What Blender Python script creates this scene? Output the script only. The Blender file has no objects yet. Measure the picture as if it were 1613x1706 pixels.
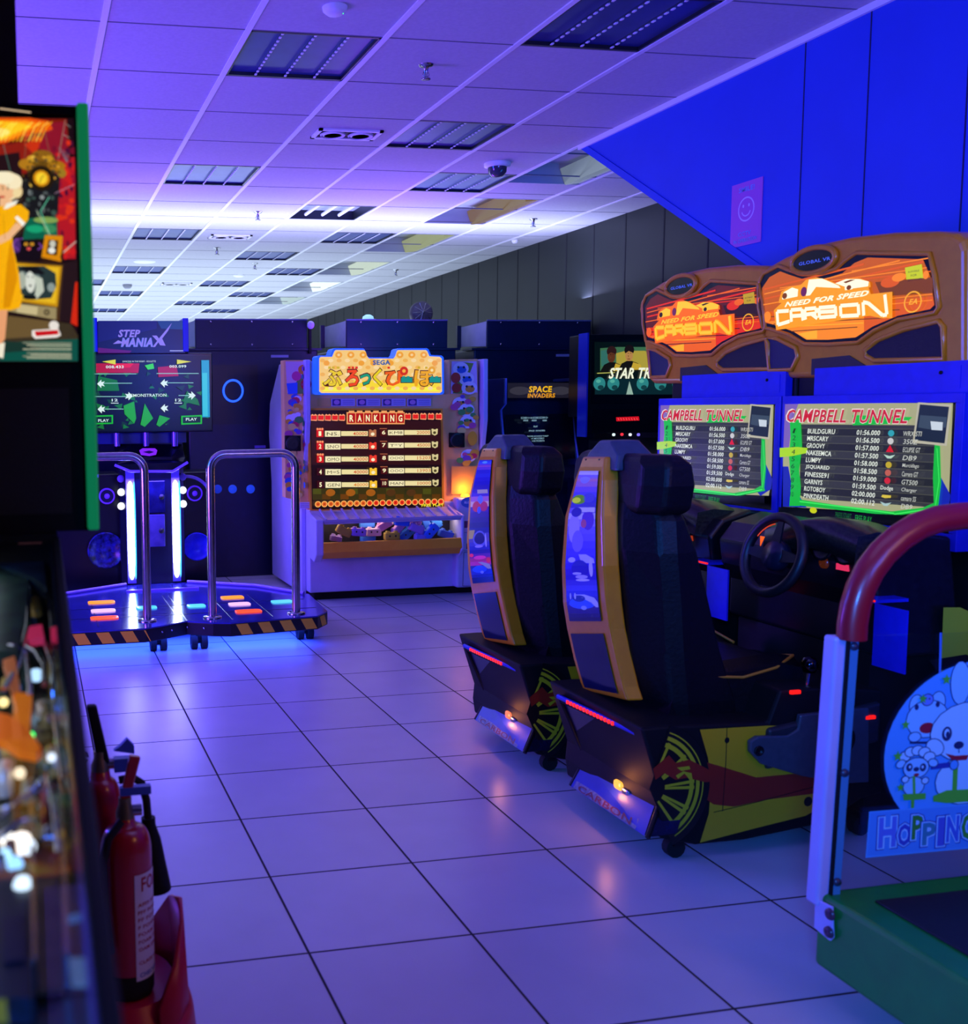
import bpy, bmesh, math, random
from mathutils import Vector, Matrix
random.seed(7)
S = bpy.context.scene
COL = S.collection
# ---------------------------------------------------------------- camera
YAW, PITCH, ROLL = 0.189561, 0.0989, -0.0128
FPX, CX, CY, HC = 1730.8, 387.7, 853.0, 1.4035     # focal length and principal point in pixels of the 1613x1706 frame
_c, _s, _cp, _sp = math.cos(YAW), math.sin(YAW), math.cos(PITCH), math.sin(PITCH)
FW = Vector((_s*_cp, _c*_cp, -_sp)); _rt = Vector((_c, -_s, 0)); _up = _rt.cross(FW)
RT = math.cos(ROLL)*_rt + math.sin(ROLL)*_up
UP = -math.sin(ROLL)*_rt + math.cos(ROLL)*_up
O = Vector((0, 0, HC))
cam = bpy.data.cameras.new('camera'); camo = bpy.data.objects.new('camera', cam); COL.objects.link(camo)
camo.matrix_world = Matrix((( RT.x, UP.x, -FW.x, O.x), (RT.y, UP.y, -FW.y, O.y), (RT.z, UP.z, -FW.z, O.z), (0, 0, 0, 1)))
cam.sensor_fit = 'VERTICAL'; cam.sensor_height = 36.0; cam.sensor_width = 36.0
cam.lens = FPX/1706*36; cam.clip_start = 0.02; cam.clip_end = 100
cam.shift_x = (806.5-CX)/1706; cam.shift_y = (CY-853.0)/1706
cam.dof.use_dof = True; cam.dof.focus_distance = 5.6; cam.dof.aperture_fstop = 4.5
S.camera = camo
S.view_settings.view_transform = 'Standard'; S.view_settings.look = 'None'
S.view_settings.exposure = 0.0; S.view_settings.gamma = 1.0; S.view_settings.use_curve_mapping = False
# ---------------------------------------------------------------- world, room lights and added fills out of view
w = bpy.data.worlds.new('world'); S.world = w; w.use_nodes = True
w.node_tree.nodes['Background'].inputs[0].default_value = (0.01, 0.02, 0.12, 1)
w.node_tree.nodes['Background'].inputs[1].default_value = 0.15
def area(name, loc, target, size, col, watt, sizey=None, spread=180):
    l = bpy.data.lights.new(name, 'AREA'); l.energy = watt; l.color = col; l.size = size
    if sizey: l.shape = 'RECTANGLE'; l.size_y = sizey
    l.spread = math.radians(spread)
    o = bpy.data.objects.new(name, l); COL.objects.link(o); o.location = loc
    o.rotation_euler = (Vector(target)-Vector(loc)).to_track_quat('-Z', 'Y').to_euler()
    return o
def pointl(name, loc, col, watt, r=0.05):
    l = bpy.data.lights.new(name, 'POINT'); l.energy = watt; l.color = col; l.shadow_soft_size = r
    o = bpy.data.objects.new(name, l); COL.objects.link(o); o.location = loc
    return o
BLUE = (0.01, 0.06, 1.0); VIOLET = (0.25, 0.10, 1.0); MAG = (0.75, 0.12, 0.9)
area('blue_side_light', (-2.4, 5.2, 2.3), (3.3, 5.0, 1.9), 1.2, (.012, .10, 1.0), 70, spread=140)
area('blue_front_fill', (-0.9, -1.2, 1.9), (2.3, 2.0, 0.8), .6, (.03, .20, 1.0), 20, spread=50)  # added blue fill for the front faces at right
area('overhead_lavender_fill', (1.2, 2.0, 2.92), (1.2, 2.2, 0), 1.2, (.36, .35, 1.0), 6.2)  # added soft overhead fill for the floor
area('violet_uplight', (-1.6, 5.0, 1.0), (1.4, 6.0, 3.0), 1.0, (.21, .055, 1.0), 125)
area('machine_top_fill', (2.7, 7.75, 1.78), (2.7, 7.75, 3.0), .6, (.27, .06, 1.0), 24)  # added violet fill for the middle of the ceiling
area('sign_top_fill', (.8, 7.5, 2.07), (.8, 7.5, 3.0), .2, (.28, .09, 1.0), 9)  # added violet fill for the ceiling above the dance machine
area('prize_side_fill', (1.31, 7.62, .75), (2.6, 7.75, .9), .3, (.16, .11, 1.0), 7, .6)  # added fill that carries the dance machine's glow to the prize cabinet
area('blue_ceiling_light', (1.8, .2, 1.9), (2.8, 3.6, 3.0), .8, (.03, .12, 1.0), 30, spread=110)
area('warm_front_fill', (2.6, -0.4, 2.2), (2.6, 4.0, 1.0), 1.0, (1.0, .42, .14), 12)  # added warm fill from behind the camera for orange and yellow parts
area('cold_band_light', (2.0, 8.65, 2.35), (2.0, 8.65, 3.0), 6.5, (.48, .54, 1.0), 85, .15)
area('back_hall_light', (1.0, 15.0, 1.2), (1.0, 15.0, 3.0), 7.0, (.62, .78, 1.0), 400, 9.0)
area('blue_corner_light', (3.75, 5.5, 2.1), (4.9, 7.4, 1.9), .6, (.02, .25, 1.0), 12)

# ---------------------------------------------------------------- helpers
def ray(x, y): return (x-CX)/FPX*RT + (CY-y)/FPX*UP + FW
def Pz(x, y, z=0.0): d = ray(x, y); return O + d*((z-HC)/d.z)
def Py(x, y, Y): d = ray(x, y); return O + d*(Y/d.y)
def Px(x, y, X): d = ray(x, y); return O + d*(X/d.x)
def lin(c):
    if isinstance(c, str):
        c = tuple(int(c[i:i+2], 16)/255 for i in (0, 2, 4))
    return tuple((v/12.92 if v <= .04045 else ((v+.055)/1.055)**2.4) for v in c[:3]) + (1,)
MATS = {}
def mat(name, col='808080', rough=.5, metal=0., emit=None, st=1., coat=0., alpha=None):
    if name in MATS: return MATS[name]
    m = bpy.data.materials.new(name); m.use_nodes = True
    b = m.node_tree.nodes['Principled BSDF']
    b.inputs['Base Color'].default_value = lin(col); b.inputs['Roughness'].default_value = rough
    b.inputs['Metallic'].default_value = metal; b.inputs['Coat Weight'].default_value = coat
    b.inputs['Coat Roughness'].default_value = .12
    if emit:
        b.inputs['Emission Color'].default_value = lin(emit); b.inputs['Emission Strength'].default_value = st
    MATS[name] = m
    return m
def E(c, st=1.0):
    """a lit screen / backlit print colour"""
    return mat('lit_%s_%g' % (c, st), '050505', .25, 0, c, st)
def D(c, rough=.55, st=None):
    """printed or painted colour"""
    return mat('paint_%s_%g' % (c, rough), c, rough)
def noisy(name, c1, c2, scale, rough=.5, bump=0, metal=0, coat=0):
    if name in MATS: return MATS[name]
    m = mat(name, c1, rough, metal, coat=coat); nt = m.node_tree; b = nt.nodes['Principled BSDF']
    tc = nt.nodes.new('ShaderNodeTexCoord'); n = nt.nodes.new('ShaderNodeTexNoise'); n.inputs['Scale'].default_value = scale
    n.inputs['Detail'].default_value = 5
    r = nt.nodes.new('ShaderNodeValToRGB'); r.color_ramp.elements[0].color = lin(c1); r.color_ramp.elements[1].color = lin(c2)
    r.color_ramp.elements[0].position = .35; r.color_ramp.elements[1].position = .68
    nt.links.new(tc.outputs['Object'], n.inputs['Vector']); nt.links.new(n.outputs['Fac'], r.inputs['Fac'])
    nt.links.new(r.outputs['Color'], b.inputs['Base Color'])
    if bump:
        bp = nt.nodes.new('ShaderNodeBump'); bp.inputs['Strength'].default_value = bump; bp.inputs['Distance'].default_value = .004
        nt.links.new(n.outputs['Fac'], bp.inputs['Height']); nt.links.new(bp.outputs['Normal'], b.inputs['Normal'])
    return m
_tc = {}
def glyphs(s, shear=0., weight=0.):
    k = (s, shear, weight)
    if k in _tc: return _tc[k]
    c = bpy.data.curves.new('t', 'FONT'); c.body = s; c.shear = shear; c.offset = weight; c.resolution_u = 2; c.space_character = 1.0+weight*2
    o = bpy.data.objects.new('t', c); COL.objects.link(o)
    dg = bpy.context.evaluated_depsgraph_get(); oe = o.evaluated_get(dg); m = oe.to_mesh()
    vs = [(v.co.x, v.co.y) for v in m.vertices]; fs = [tuple(p.vertices) for p in m.polygons]
    oe.to_mesh_clear(); bpy.data.objects.remove(o); bpy.data.curves.remove(c)
    _tc[k] = (vs, fs); return _tc[k]
class MB:
    def __init__(s): s.v = []; s.f = []; s.m = []; s.sm = []; s.mats = []
    def mi(s, m):
        if m not in s.mats: s.mats.append(m)
        return s.mats.index(m)
    def add(s, vs, fs, m, smooth=False):
        b = len(s.v); s.v += [Vector(p) for p in vs]; k = s.mi(m)
        for f in fs: s.f.append([i+b for i in f]); s.m.append(k); s.sm.append(smooth)
        return s
    def box(s, x0, x1, y0, y1, z0, z1, m):
        vs = [(x, y, z) for z in (z0, z1) for y in (y0, y1) for x in (x0, x1)]
        return s.add(vs, [(0, 2, 3, 1), (4, 5, 7, 6), (0, 1, 5, 4), (2, 6, 7, 3), (0, 4, 6, 2), (1, 3, 7, 5)], m)
    def rbox(s, c, size, m, rot=None, n=2, r=.3):
        """soft box: superellipsoid-like cube"""
        bm = bmesh.new(); bmesh.ops.create_cube(bm, size=1)
        bmesh.ops.bevel(bm, geom=bm.edges[:], offset=r*.5, segments=3, affect='EDGES', profile=.6)
        bm.verts.ensure_lookup_table(); vs = []
        for v in bm.verts:
            p = Vector((v.co.x*size[0], v.co.y*size[1], v.co.z*size[2]))
            if rot: p = rot @ p
            vs.append(p+Vector(c))
        fs = [[v.index for v in f.verts] for f in bm.faces]; bm.free()
        return s.add(vs, fs, m, True)
    def prism(s, poly, vec, m, m2=None):
        n = len(poly); vec = Vector(vec); a = [Vector(p) for p in poly]
        s.add(a+[p+vec for p in a], [tuple(range(n-1, -1, -1)), tuple(range(n, 2*n))], m)
        s.add(a+[p+vec for p in a], [(i, (i+1) % n, n+(i+1) % n, n+i) for i in range(n)], m2 or m)
        return s
    def tube(s, pts, r, m, seg=12, closed=False, cap=True):
        pts = [Vector(p) for p in pts]; n = len(pts); rs = r if isinstance(r, (list, tuple)) else [r]*n
        vs = []; prev = None
        for i, p in enumerate(pts):
            a = pts[(i-1) % n] if (closed or i > 0) else p; b = pts[(i+1) % n] if (closed or i < n-1) else p
            t = (b-a).normalized()
            if prev is None:
                prev = t.orthogonal().normalized()
            nrm = (prev - t*prev.dot(t)).normalized(); prev = nrm; bn = t.cross(nrm)
            for k in range(seg):
                an = 2*math.pi*k/seg; vs.append(p+(nrm*math.cos(an)+bn*math.sin(an))*rs[i])
        fs = []
        for i in range(n if closed else n-1):
            j = (i+1) % n
            for k in range(seg):
                l = (k+1) % seg; fs.append((i*seg+k, i*seg+l, j*seg+l, j*seg+k))
        s.add(vs, fs, m, True)
        if cap and not closed:
            s.add(vs[:seg], [tuple(range(seg-1, -1, -1))], m); s.add(vs[-seg:], [tuple(range(seg))], m)
        return s
    def lathe(s, prof, c, m, axis='Z', seg=24, cap=True):
        c = Vector(c); ax = {'Z': (Vector((1, 0, 0)), Vector((0, 1, 0)), Vector((0, 0, 1))), 'Y': (Vector((1, 0, 0)), Vector((0, 0, 1)), Vector((0, -1, 0))),
              'X': (Vector((0, 1, 0)), Vector((0, 0, 1)), Vector((1, 0, 0)))}.get(axis if isinstance(axis, str) else 'n')
        if ax is None:
            t = Vector(axis).normalized(); u = t.orthogonal().normalized(); ax = (u, t.cross(u), t)
        vs = []
        for r, h in prof:
            for k in range(seg):
                a = 2*math.pi*k/seg; vs.append(c+(ax[0]*math.cos(a)+ax[1]*math.sin(a))*r+ax[2]*h)
        fs = [(i*seg+k, i*seg+(k+1) % seg, (i+1)*seg+(k+1) % seg, (i+1)*seg+k) for i in range(len(prof)-1) for k in range(seg)]
        s.add(vs, fs, m, True)
        if cap:
            if prof[0][0] > 1e-4: s.add(vs[:seg], [tuple(range(seg-1, -1, -1))], m)
            if prof[-1][0] > 1e-4: s.add(vs[-seg:], [tuple(range(seg))], m)
        return s
    def loft(s, secs, m, smooth=False, cap=True, closed=True):
        n = len(secs[0]); vs = [Vector(p) for q in secs for p in q]
        fs = [(i*n+k, i*n+(k+1) % n, (i+1)*n+(k+1) % n, (i+1)*n+k) for i in range(len(secs)-1) for k in range(n if closed else n-1)]
        s.add(vs, fs, m, smooth)
        if cap: s.add(vs[:n], [tuple(range(n-1, -1, -1))], m); s.add(vs[-n:], [tuple(range(n))], m)
        return s
    def build(s, name, parent=None, loc=None, bevel=0, seg=2, label=None):
        L = Vector(loc) if loc is not None else (Vector(parent['_o']) if parent is not None and '_o' in parent else Vector((0, 0, 0)))
        me = bpy.data.meshes.new(name); me.from_pydata([tuple(p-L) for p in s.v], [], s.f)
        for m in s.mats: me.materials.append(m)
        me.polygons.foreach_set('material_index', s.m); me.polygons.foreach_set('use_smooth', s.sm)
        me.update()
        if not bevel:
            bm = bmesh.new(); bm.from_mesh(me)
            vol = [f for f in bm.faces]; bm.to_mesh(me); bm.free()
        o = bpy.data.objects.new(name, me); COL.objects.link(o)
        if parent is not None: o.parent = parent; o['_o'] = list(L)
        else: o.location = L; o['_o'] = list(L)
        if bevel:
            bm = bmesh.new(); bm.from_mesh(me); bmesh.ops.remove_doubles(bm, verts=bm.verts, dist=1e-5)
            bmesh.ops.recalc_face_normals(bm, faces=bm.faces); bm.to_mesh(me); bm.free()
            b = o.modifiers.new('bevel', 'BEVEL'); b.width = bevel; b.segments = seg; b.limit_method = 'ANGLE'; b.angle_limit = .6
        if label: o['label'] = label
        return o
class Cv:
    """flat print or screen on a real plane; shapes are stacked in thin layers toward the viewer side"""
    def __init__(s, plane, val, dy=0., eps=.0009, mb=None):
        s.p = plane; s.val = val; s.dy = dy; s.eps = eps; s.mb = mb or MB(); s.L = 0
    def map(s, x, y):
        if s.p == 'Y': q = Py(x, y, s.val); return (q.x, q.z)
        q = Px(x, y, s.val); return (-q.y, q.z)
    def pos(s, u, v, l):
        if s.p == 'Y': return Vector((u, s.val+s.dy-l*s.eps, v))
        return Vector((s.val-l*s.eps, -u+s.dy, v))
    def uv(s, pts, m, l=None):
        if l is None: s.L += .25; l = s.L
        a = sum(pts[i-1][0]*pts[i][1]-pts[i][0]*pts[i-1][1] for i in range(len(pts)))
        if a < 0: pts = pts[::-1]
        s.mb.add([s.pos(u, v, l) for u, v in pts], [tuple(range(len(pts)))], m); return s
    def poly(s, pts, m, l=None): return s.uv([s.map(*p) for p in pts], m, l)
    def rect(s, x0, y0, x1, y1, m, l=None):
        a = s.map(x0, y1); b = s.map(x1, y0)
        return s.uv([(a[0], a[1]), (b[0], a[1]), (b[0], b[1]), (a[0], b[1])], m, l)
    def ell(s, x, y, rx, ry, m, l=None, n=18, rot=0):
        c = s.map(x, y); U = abs(s.map(x+rx, y)[0]-c[0]); V = abs(s.map(x, y-ry)[1]-c[1])
        cr, sr = math.cos(rot), math.sin(rot)
        return s.uv([(c[0]+U*math.cos(t)*cr-V*math.sin(t)*sr, c[1]+U*math.cos(t)*sr+V*math.sin(t)*cr) for t in [2*math.pi*k/n for k in range(n)]], m, l)
    def ring(s, c, r0, r1, a0, a1, m, n=20, l=None):
        if l is None: s.L += .25; l = s.L
        vs = []
        for k in range(n+1):
            t = a0+(a1-a0)*k/n
            for r in (r1, r0): vs.append(s.pos(c[0]+r*math.cos(t), c[1]+r*math.sin(t), l))
        fs = [(2*k+1, 2*k, 2*k+2, 2*k+3) for k in range(n)]
        s.mb.add(vs, fs, m); return s
    def line(s, pts, wpx, m, l=None):
        q = [s.map(*p) for p in pts]; c = s.map(*pts[0]); W = abs(s.map(pts[0][0], pts[0][1]-wpx/2)[1]-c[1])
        if l is None: s.L += .25; l = s.L
        for a, b in zip(q, q[1:]):
            d = Vector((b[0]-a[0], b[1]-a[1])); 
            if d.length < 1e-6: continue
            n = Vector((-d.y, d.x)).normalized()*W
            s.uv([(a[0]+n.x, a[1]+n.y), (a[0]-n.x, a[1]-n.y), (b[0]-n.x, b[1]-n.y), (b[0]+n.x, b[1]+n.y)], m, l)
        return s
    def text(s, t, x0, y0, x1, y1, m, shear=0., weight=0., l=None):
        """fit text in the rectangle whose lower-left pixel is x0,y0 and upper-right x1,y1"""
        a = s.map(x0, y0); b = s.map(x1, y1); return s.textuv(t, a[0], a[1], b[0], b[1], m, shear, weight, l)
    def textuv(s, t, u0, v0, u1, v1, m, shear=0., weight=0., l=None):
        if l is None: s.L += .25; l = s.L
        vs, fs = glyphs(t, shear, weight)
        if not vs: return s
        X0 = min(p[0] for p in vs); X1 = max(p[0] for p in vs); Y0 = min(p[1] for p in vs); Y1 = max(p[1] for p in vs)
        s.mb.add([s.pos(u0+(p[0]-X0)/(X1-X0)*(u1-u0), v0+(p[1]-Y0)/(Y1-Y0)*(v1-v0), l) for p in vs], fs, m); return s
def thing(name, label, cat, loc, group=None):
    o = bpy.data.objects.new(name, None); COL.objects.link(o); o.location = loc; o.empty_display_size = .1
    o['label'] = label; o['category'] = cat; o['_o'] = list(loc)
    if group: o['group'] = group
    return o
def tag(o, label, cat, group=None, kind=None):
    if label: o['label'] = label; o['category'] = cat
    if group: o['group'] = group
    if kind: o['kind'] = kind
    return o
def struct(o): o['kind'] = 'structure'; return o
def copy_tree(o, delta=None, parent=None, label=None):
    c = o.copy(); COL.objects.link(c); c.parent = parent
    if delta is not None: c.location = o.location+Vector(delta)
    if label: c['label'] = label
    for ch in list(o.children): copy_tree(ch, None, c)
    return c
def arc(c, r, a0, a1, n, ax1, ax2):
    c = Vector(c); return [c+Vector(ax1)*r*math.cos(a0+(a1-a0)*k/n)+Vector(ax2)*r*math.sin(a0+(a1-a0)*k/n) for k in range(n+1)]
# common materials
black = noisy('black_laminate', '07070a', '0a0a0e', 40, .38)
blackm = noisy('black_matt', '050507', '08080a', 60, .6)
steel = noisy('brushed_steel', 'b8b8bc', 'a8a8ae', 30, .22, metal=1)
chrome = mat('chrome', 'd8d8dc', .08, 1)
rubber = mat('rubber', '0c0c0c', .8)
white = noisy('white_laminate', 'b8b4dc', 'c0bce4', 8, .4)
bluem = noisy('blue_panel', '1a22b4', '1c26c2', 20, .35)
darkgrey = noisy('dark_grey_plastic', '1c1e24', '24262c', 30, .45)
vinyl = noisy('black_vinyl', '050609', '0a0b10', 90, .45, .3)
for m_ in (black, blackm, vinyl): m_.node_tree.nodes['Principled BSDF'].inputs['Specular IOR Level'].default_value = .28
# ================================================================ the room
CH = 2.977; BX, DX, BY = 3.339, 4.9, 21.5
def floor_mat():
    m = bpy.data.materials.new('floor_tiles'); m.use_nodes = True; nt = m.node_tree; b = nt.nodes['Principled BSDF']; N = nt.nodes.new; K = nt.links.new
    tc = N('ShaderNodeTexCoord'); sp = N('ShaderNodeSeparateXYZ'); K(tc.outputs['Object'], sp.inputs[0])
    def line(out, off):
        a = N('ShaderNodeMath'); a.operation = 'SUBTRACT'; K(out, a.inputs[0]); a.inputs[1].default_value = off
        d = N('ShaderNodeMath'); d.operation = 'DIVIDE'; K(a.outputs[0], d.inputs[0]); d.inputs[1].default_value = .45
        f = N('ShaderNodeMath'); f.operation = 'PINGPONG'; K(d.outputs[0], f.inputs[0]); f.inputs[1].default_value = .5
        r = N('ShaderNodeMapRange'); r.inputs['From Min'].default_value = .0055; r.inputs['From Max'].default_value = .0105; K(f.outputs[0], r.inputs['Value'])
        return r, d
    rx, dx = line(sp.outputs['X'], .6624); ry, dy = line(sp.outputs['Y'], 2.4816)
    mn = N('ShaderNodeMath'); mn.operation = 'MINIMUM'; K(rx.outputs[0], mn.inputs[0]); K(ry.outputs[0], mn.inputs[1])
    fx = N('ShaderNodeMath'); fx.operation = 'FLOOR'; K(dx.outputs[0], fx.inputs[0]); fy = N('ShaderNodeMath'); fy.operation = 'FLOOR'; K(dy.outputs[0], fy.inputs[0])
    cb = N('ShaderNodeCombineXYZ'); K(fx.outputs[0], cb.inputs[0]); K(fy.outputs[0], cb.inputs[1])
    wn = N('ShaderNodeTexWhiteNoise'); K(cb.outputs[0], wn.inputs['Vector'])
    rp = N('ShaderNodeValToRGB'); rp.color_ramp.elements[0].color = lin('c6c2c8'); rp.color_ramp.elements[1].color = lin('d2ced2'); K(wn.outputs['Value'], rp.inputs[0])
    ns = N('ShaderNodeTexNoise'); ns.inputs['Scale'].default_value = 5; ns.inputs['Detail'].default_value = 6; K(tc.outputs['Object'], ns.inputs['Vector'])
    mx0 = N('ShaderNodeMix'); mx0.data_type = 'RGBA'; mx0.blend_type = 'MULTIPLY'; mx0.inputs[0].default_value = .18
    K(rp.outputs[0], mx0.inputs[6]); K(ns.outputs['Fac'], mx0.inputs[7])
    mx = N('ShaderNodeMix'); mx.data_type = 'RGBA'; K(mn.outputs[0], mx.inputs[0]); mx.inputs[6].default_value = lin('1c161c'); K(mx0.outputs[2], mx.inputs[7])
    K(mx.outputs[2], b.inputs['Base Color'])
    rr = N('ShaderNodeMapRange'); rr.inputs['To Min'].default_value = .8; rr.inputs['To Max'].default_value = .3; K(mn.outputs[0], rr.inputs['Value']); K(rr.outputs[0], b.inputs['Roughness'])
    bp = N('ShaderNodeBump'); bp.inputs['Strength'].default_value = .4; bp.inputs['Distance'].default_value = .002; K(mn.outputs[0], bp.inputs['Height']); K(bp.outputs[0], b.inputs['Normal'])
    return m
struct(MB().box(-5, 5.2, -4, BY, -.1, 0, floor_mat()).build('floor'))
tilem = noisy('mineral_ceiling_tile', 'c4c2c8', 'cccad0', 60, .9, .1)
barm = mat('ceiling_bar_white', 'f8f6fa', .5)
gapm = mat('ceiling_joint_shadow_gap', '74747e', .8)
# ceiling slab with openings where fittings are recessed: built tile by tile
LOUV = [(1, 0), (3, 2), (1, 4), (4, 4), (3, -1), (1, 8), (4, 8), (3, 10), (1, 12), (4, 12), (3, 14), (1, 16), (4, 16), (3, 18), (1, 20), (4, 20), (0, 14)]
OPEN = [(3, 6)]
TRGH = [(2.6, 4.4), (5.3, 7.1), (8.0, 9.8), (11.0, 12.85), (14.0, 15.75), (16.9, 18.6)]
X0, Y0 = .3388, 4.413
holes = set(LOUV+OPEN)
for a, b in TRGH:
    for J in range(int(math.floor(a)), int(math.ceil(b))): holes.add((5, J))
mb = MB()
for I in range(-9, 8):
    for J in range(-14, 29):
        x, y = X0+I*.6, Y0+J*.6
        if (I, J) in holes: continue
        mb.box(max(x, -5)+.004, min(x+.596, 5.0), y+.002, min(y+.598, BY), CH, CH+.02, tilem)
mb.box(-5, 5.2, -4, BY, CH+.16, CH+.2, tilem)
struct(mb.build('ceiling'))
mb = MB()
for I in range(-8, 9):
    x = X0+I*.6
    if x > 5: continue
    mb.box(x-.013, x+.013, -4, BY, CH-.006, CH+.002, barm)
for J in range(-13, 29):
    y = Y0+J*.6
    mb.box(-5, 5.0, y-.004, y+.004, CH-.0015, CH+.006, gapm)
struct(mb.build('trim_1'))
wallm = noisy('painted_wall_panel', '9aa0a6', 'a4aab0', 3, .6, .05)
groovem = mat('panel_joint', '101018', .8)
# stair bulkhead with its sloping underside on the right
mb = MB()
P = [(6.03, CH), (4.433, 2.045), (3.4, 1.44), (2.6, 1.0), (2.2, 0), (-4, 0), (-4, CH)]
mb.prism([(BX, y, z) for y, z in P], (.18, 0, 0), noisy('bulkhead_paint', '1242c4', '1446ca', 3, .55, .05))
struct(mb.build('wall_right'))
mb = MB()
for y, z0 in ((4.11, 1.9), (3.75, 1.7), (3.29, 1.45), (2.5, 1.0), (2.0, .1)): mb.box(BX-.0015, BX+.004, y-.003, y+.003, z0, CH-.01, mat('bulkhead_joint', '081048', .8))
mb.box(BX-.016, BX, -4, 6.0, CH-.03, CH-.002, barm)
e = MB()
d = Vector((0, 6.03-4.433, CH-2.045)).normalized()
p0 = Vector((BX-.006, 6.03, CH)); n = Vector((0, -d.z, d.y))
mb.prism([p0-d*.02, p0-d*2.6, p0-d*2.6+n*-.0+Vector((0, -.075, 0)), p0-d*.02+Vector((0, -.075, 0))], (.007, 0, 0), MATS['bulkhead_paint'])
struct(mb.build('trim_2'))
dwm = noisy('dark_wall_panel', '0e1417', '13191d', 2.5, .5, .04)
struct(MB().box(DX, DX+.1, -4, BY, 0, CH, dwm).build('wall_side'))
mb = MB()
for y in [6.4, 6.95, 7.5, 8.04, 8.54, 9.02, 9.56, 10.0, 10.47, 10.95, 11.5, 12.0, 12.51, 13.01]+[13.5+.5*k for k in range(16)]:
    mb.box(DX-.002, DX+.004, y-.008, y+.008, 0, CH, groovem)
struct(mb.build('trim_3'))
struct(MB().box(-5, 5.2, BY, BY+.1, 0, CH+.2, wallm).build('wall_back'))
struct(MB().box(-5.1, -5, -4, BY, 0, CH+.2, wallm).build('wall_left'))
struct(MB().box(-5.1, 5.2, -4.1, -4, 0, CH+.2, wallm).build('wall_front'))
# ---- ceiling fittings
alu = mat('louvre_aluminium', '8088a0', .25, 1)
housing = mat('fitting_tray', '30343c', .4, .6)
trayr = noisy('louvre_film', '283a84', '324490', 9, .4, metal=.25)
def louvre(I, J, tubes=False):
    x, y = X0+I*.6+.012, Y0+J*.6+.008; W = .576; L = .584
    t = thing('ceiling_light', '', 'ceiling light', (x+W/2, y+L/2, CH), 'recessed louvre ceiling lights')
    m = MB(); m.box(x, x+W, y, y+L, CH+(.09 if tubes else .014), CH+.1, housing if tubes else trayr)
    for a in ((x, x+.012, y, y+L), (x+W-.012, x+W, y, y+L), (x, x+W, y, y+.012), (x, x+W, y+L-.012, y+L)): m.box(*a, CH-.002, CH+.09, housing)
    m.build('housing', t)
    if not tubes:
        m = MB()
        for k in range(1, 4):
            xx = x+W*k/4; m.box(xx-.003, xx+.003, y+.012, y+L-.012, CH+.004, CH+.014, alu)
        for k in range(1, 4):
            xx = x+W*k/4
            for q in range(13):
                yy = y+L*(q+.5)/13; m.box(xx-.005, xx+.005, yy-.010, yy+.010, CH-.0005, CH+.004, barm)  # white dashes draw the highlights of the cross blades
        m.build('louvre', t)
    else:
        m = MB(); m.box(x+.01, x+W-.01, y+.01, y+L-.01, CH+.07, CH+.075, mat('tray_reflector', 'aab4c8', .4)); m.build('reflector', t)
        for k in range(3):
            xx = x+W*(k+1)/4; MB().tube([(xx, y+.04, CH+.03), (xx, y+L-.04, CH+.03)], .014, mat('unlit_tube', 'f4f4f8', .4)).build('lamp_tube', t)
    return t
lab = {(3, 10): 'grey louvred ceiling light nearest beyond the bright band, in the middle row', (1, 12): 'grey louvred ceiling light beside the small round ceiling speaker', (4, 12): 'grey louvred ceiling light right of the middle row, beside the trough lights', (3, 14): 'narrow grey louvred ceiling light beyond the far twin spot fitting', (1, 16): 'narrow grey louvred light on the far left, before the last two of its row', (4, 16): 'narrow grey louvred light second from the end beside the trough lights', (3, 18): 'thin far louvred light last in the middle row', (1, 20): 'thin far louvred light farthest left above the dance machine sign', (4, 20): 'thinnest far louvred light just above the ringed black cabinet', (0, 14): 'grey louvred light cut by the green edged backbox in the far left', (3, -1): 'square louvred ceiling light at the top right beside the blue wall', (1, 0): 'square louvred ceiling light nearest the top left of the room', (3, 2): 'square louvred ceiling light between the twin spot fitting and the ceiling corner',
       (1, 4): 'violet-lit louvred ceiling light left of the ceiling centre', (4, 4): 'square louvred ceiling light just behind the dome camera', (1, 8): 'pale blue louvred ceiling light in the bright band on the left', (4, 8): 'pale blue louvred ceiling light in the bright band beside the glowing trough light'}
for I, J in LOUV:
    t = louvre(I, J); t['label'] = lab[(I, J)]
    t['group'] = 'louvred ceiling lights'
t = louvre(3, 6, True); t['label'] = 'open ceiling light tray showing three white tubes'; del t['group']
lb = ['slanted trough light partly hidden by the sloping edge of the blue wall', 'trough light with orange reflections above the dark wall', 'dim yellowish trough light, second from the nearest in its row', 'brighter trough light, fourth from the far end of its row', 'bright white trough light, third from the far end of its row', 'small trough light farthest away above the black cabinets']
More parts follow.
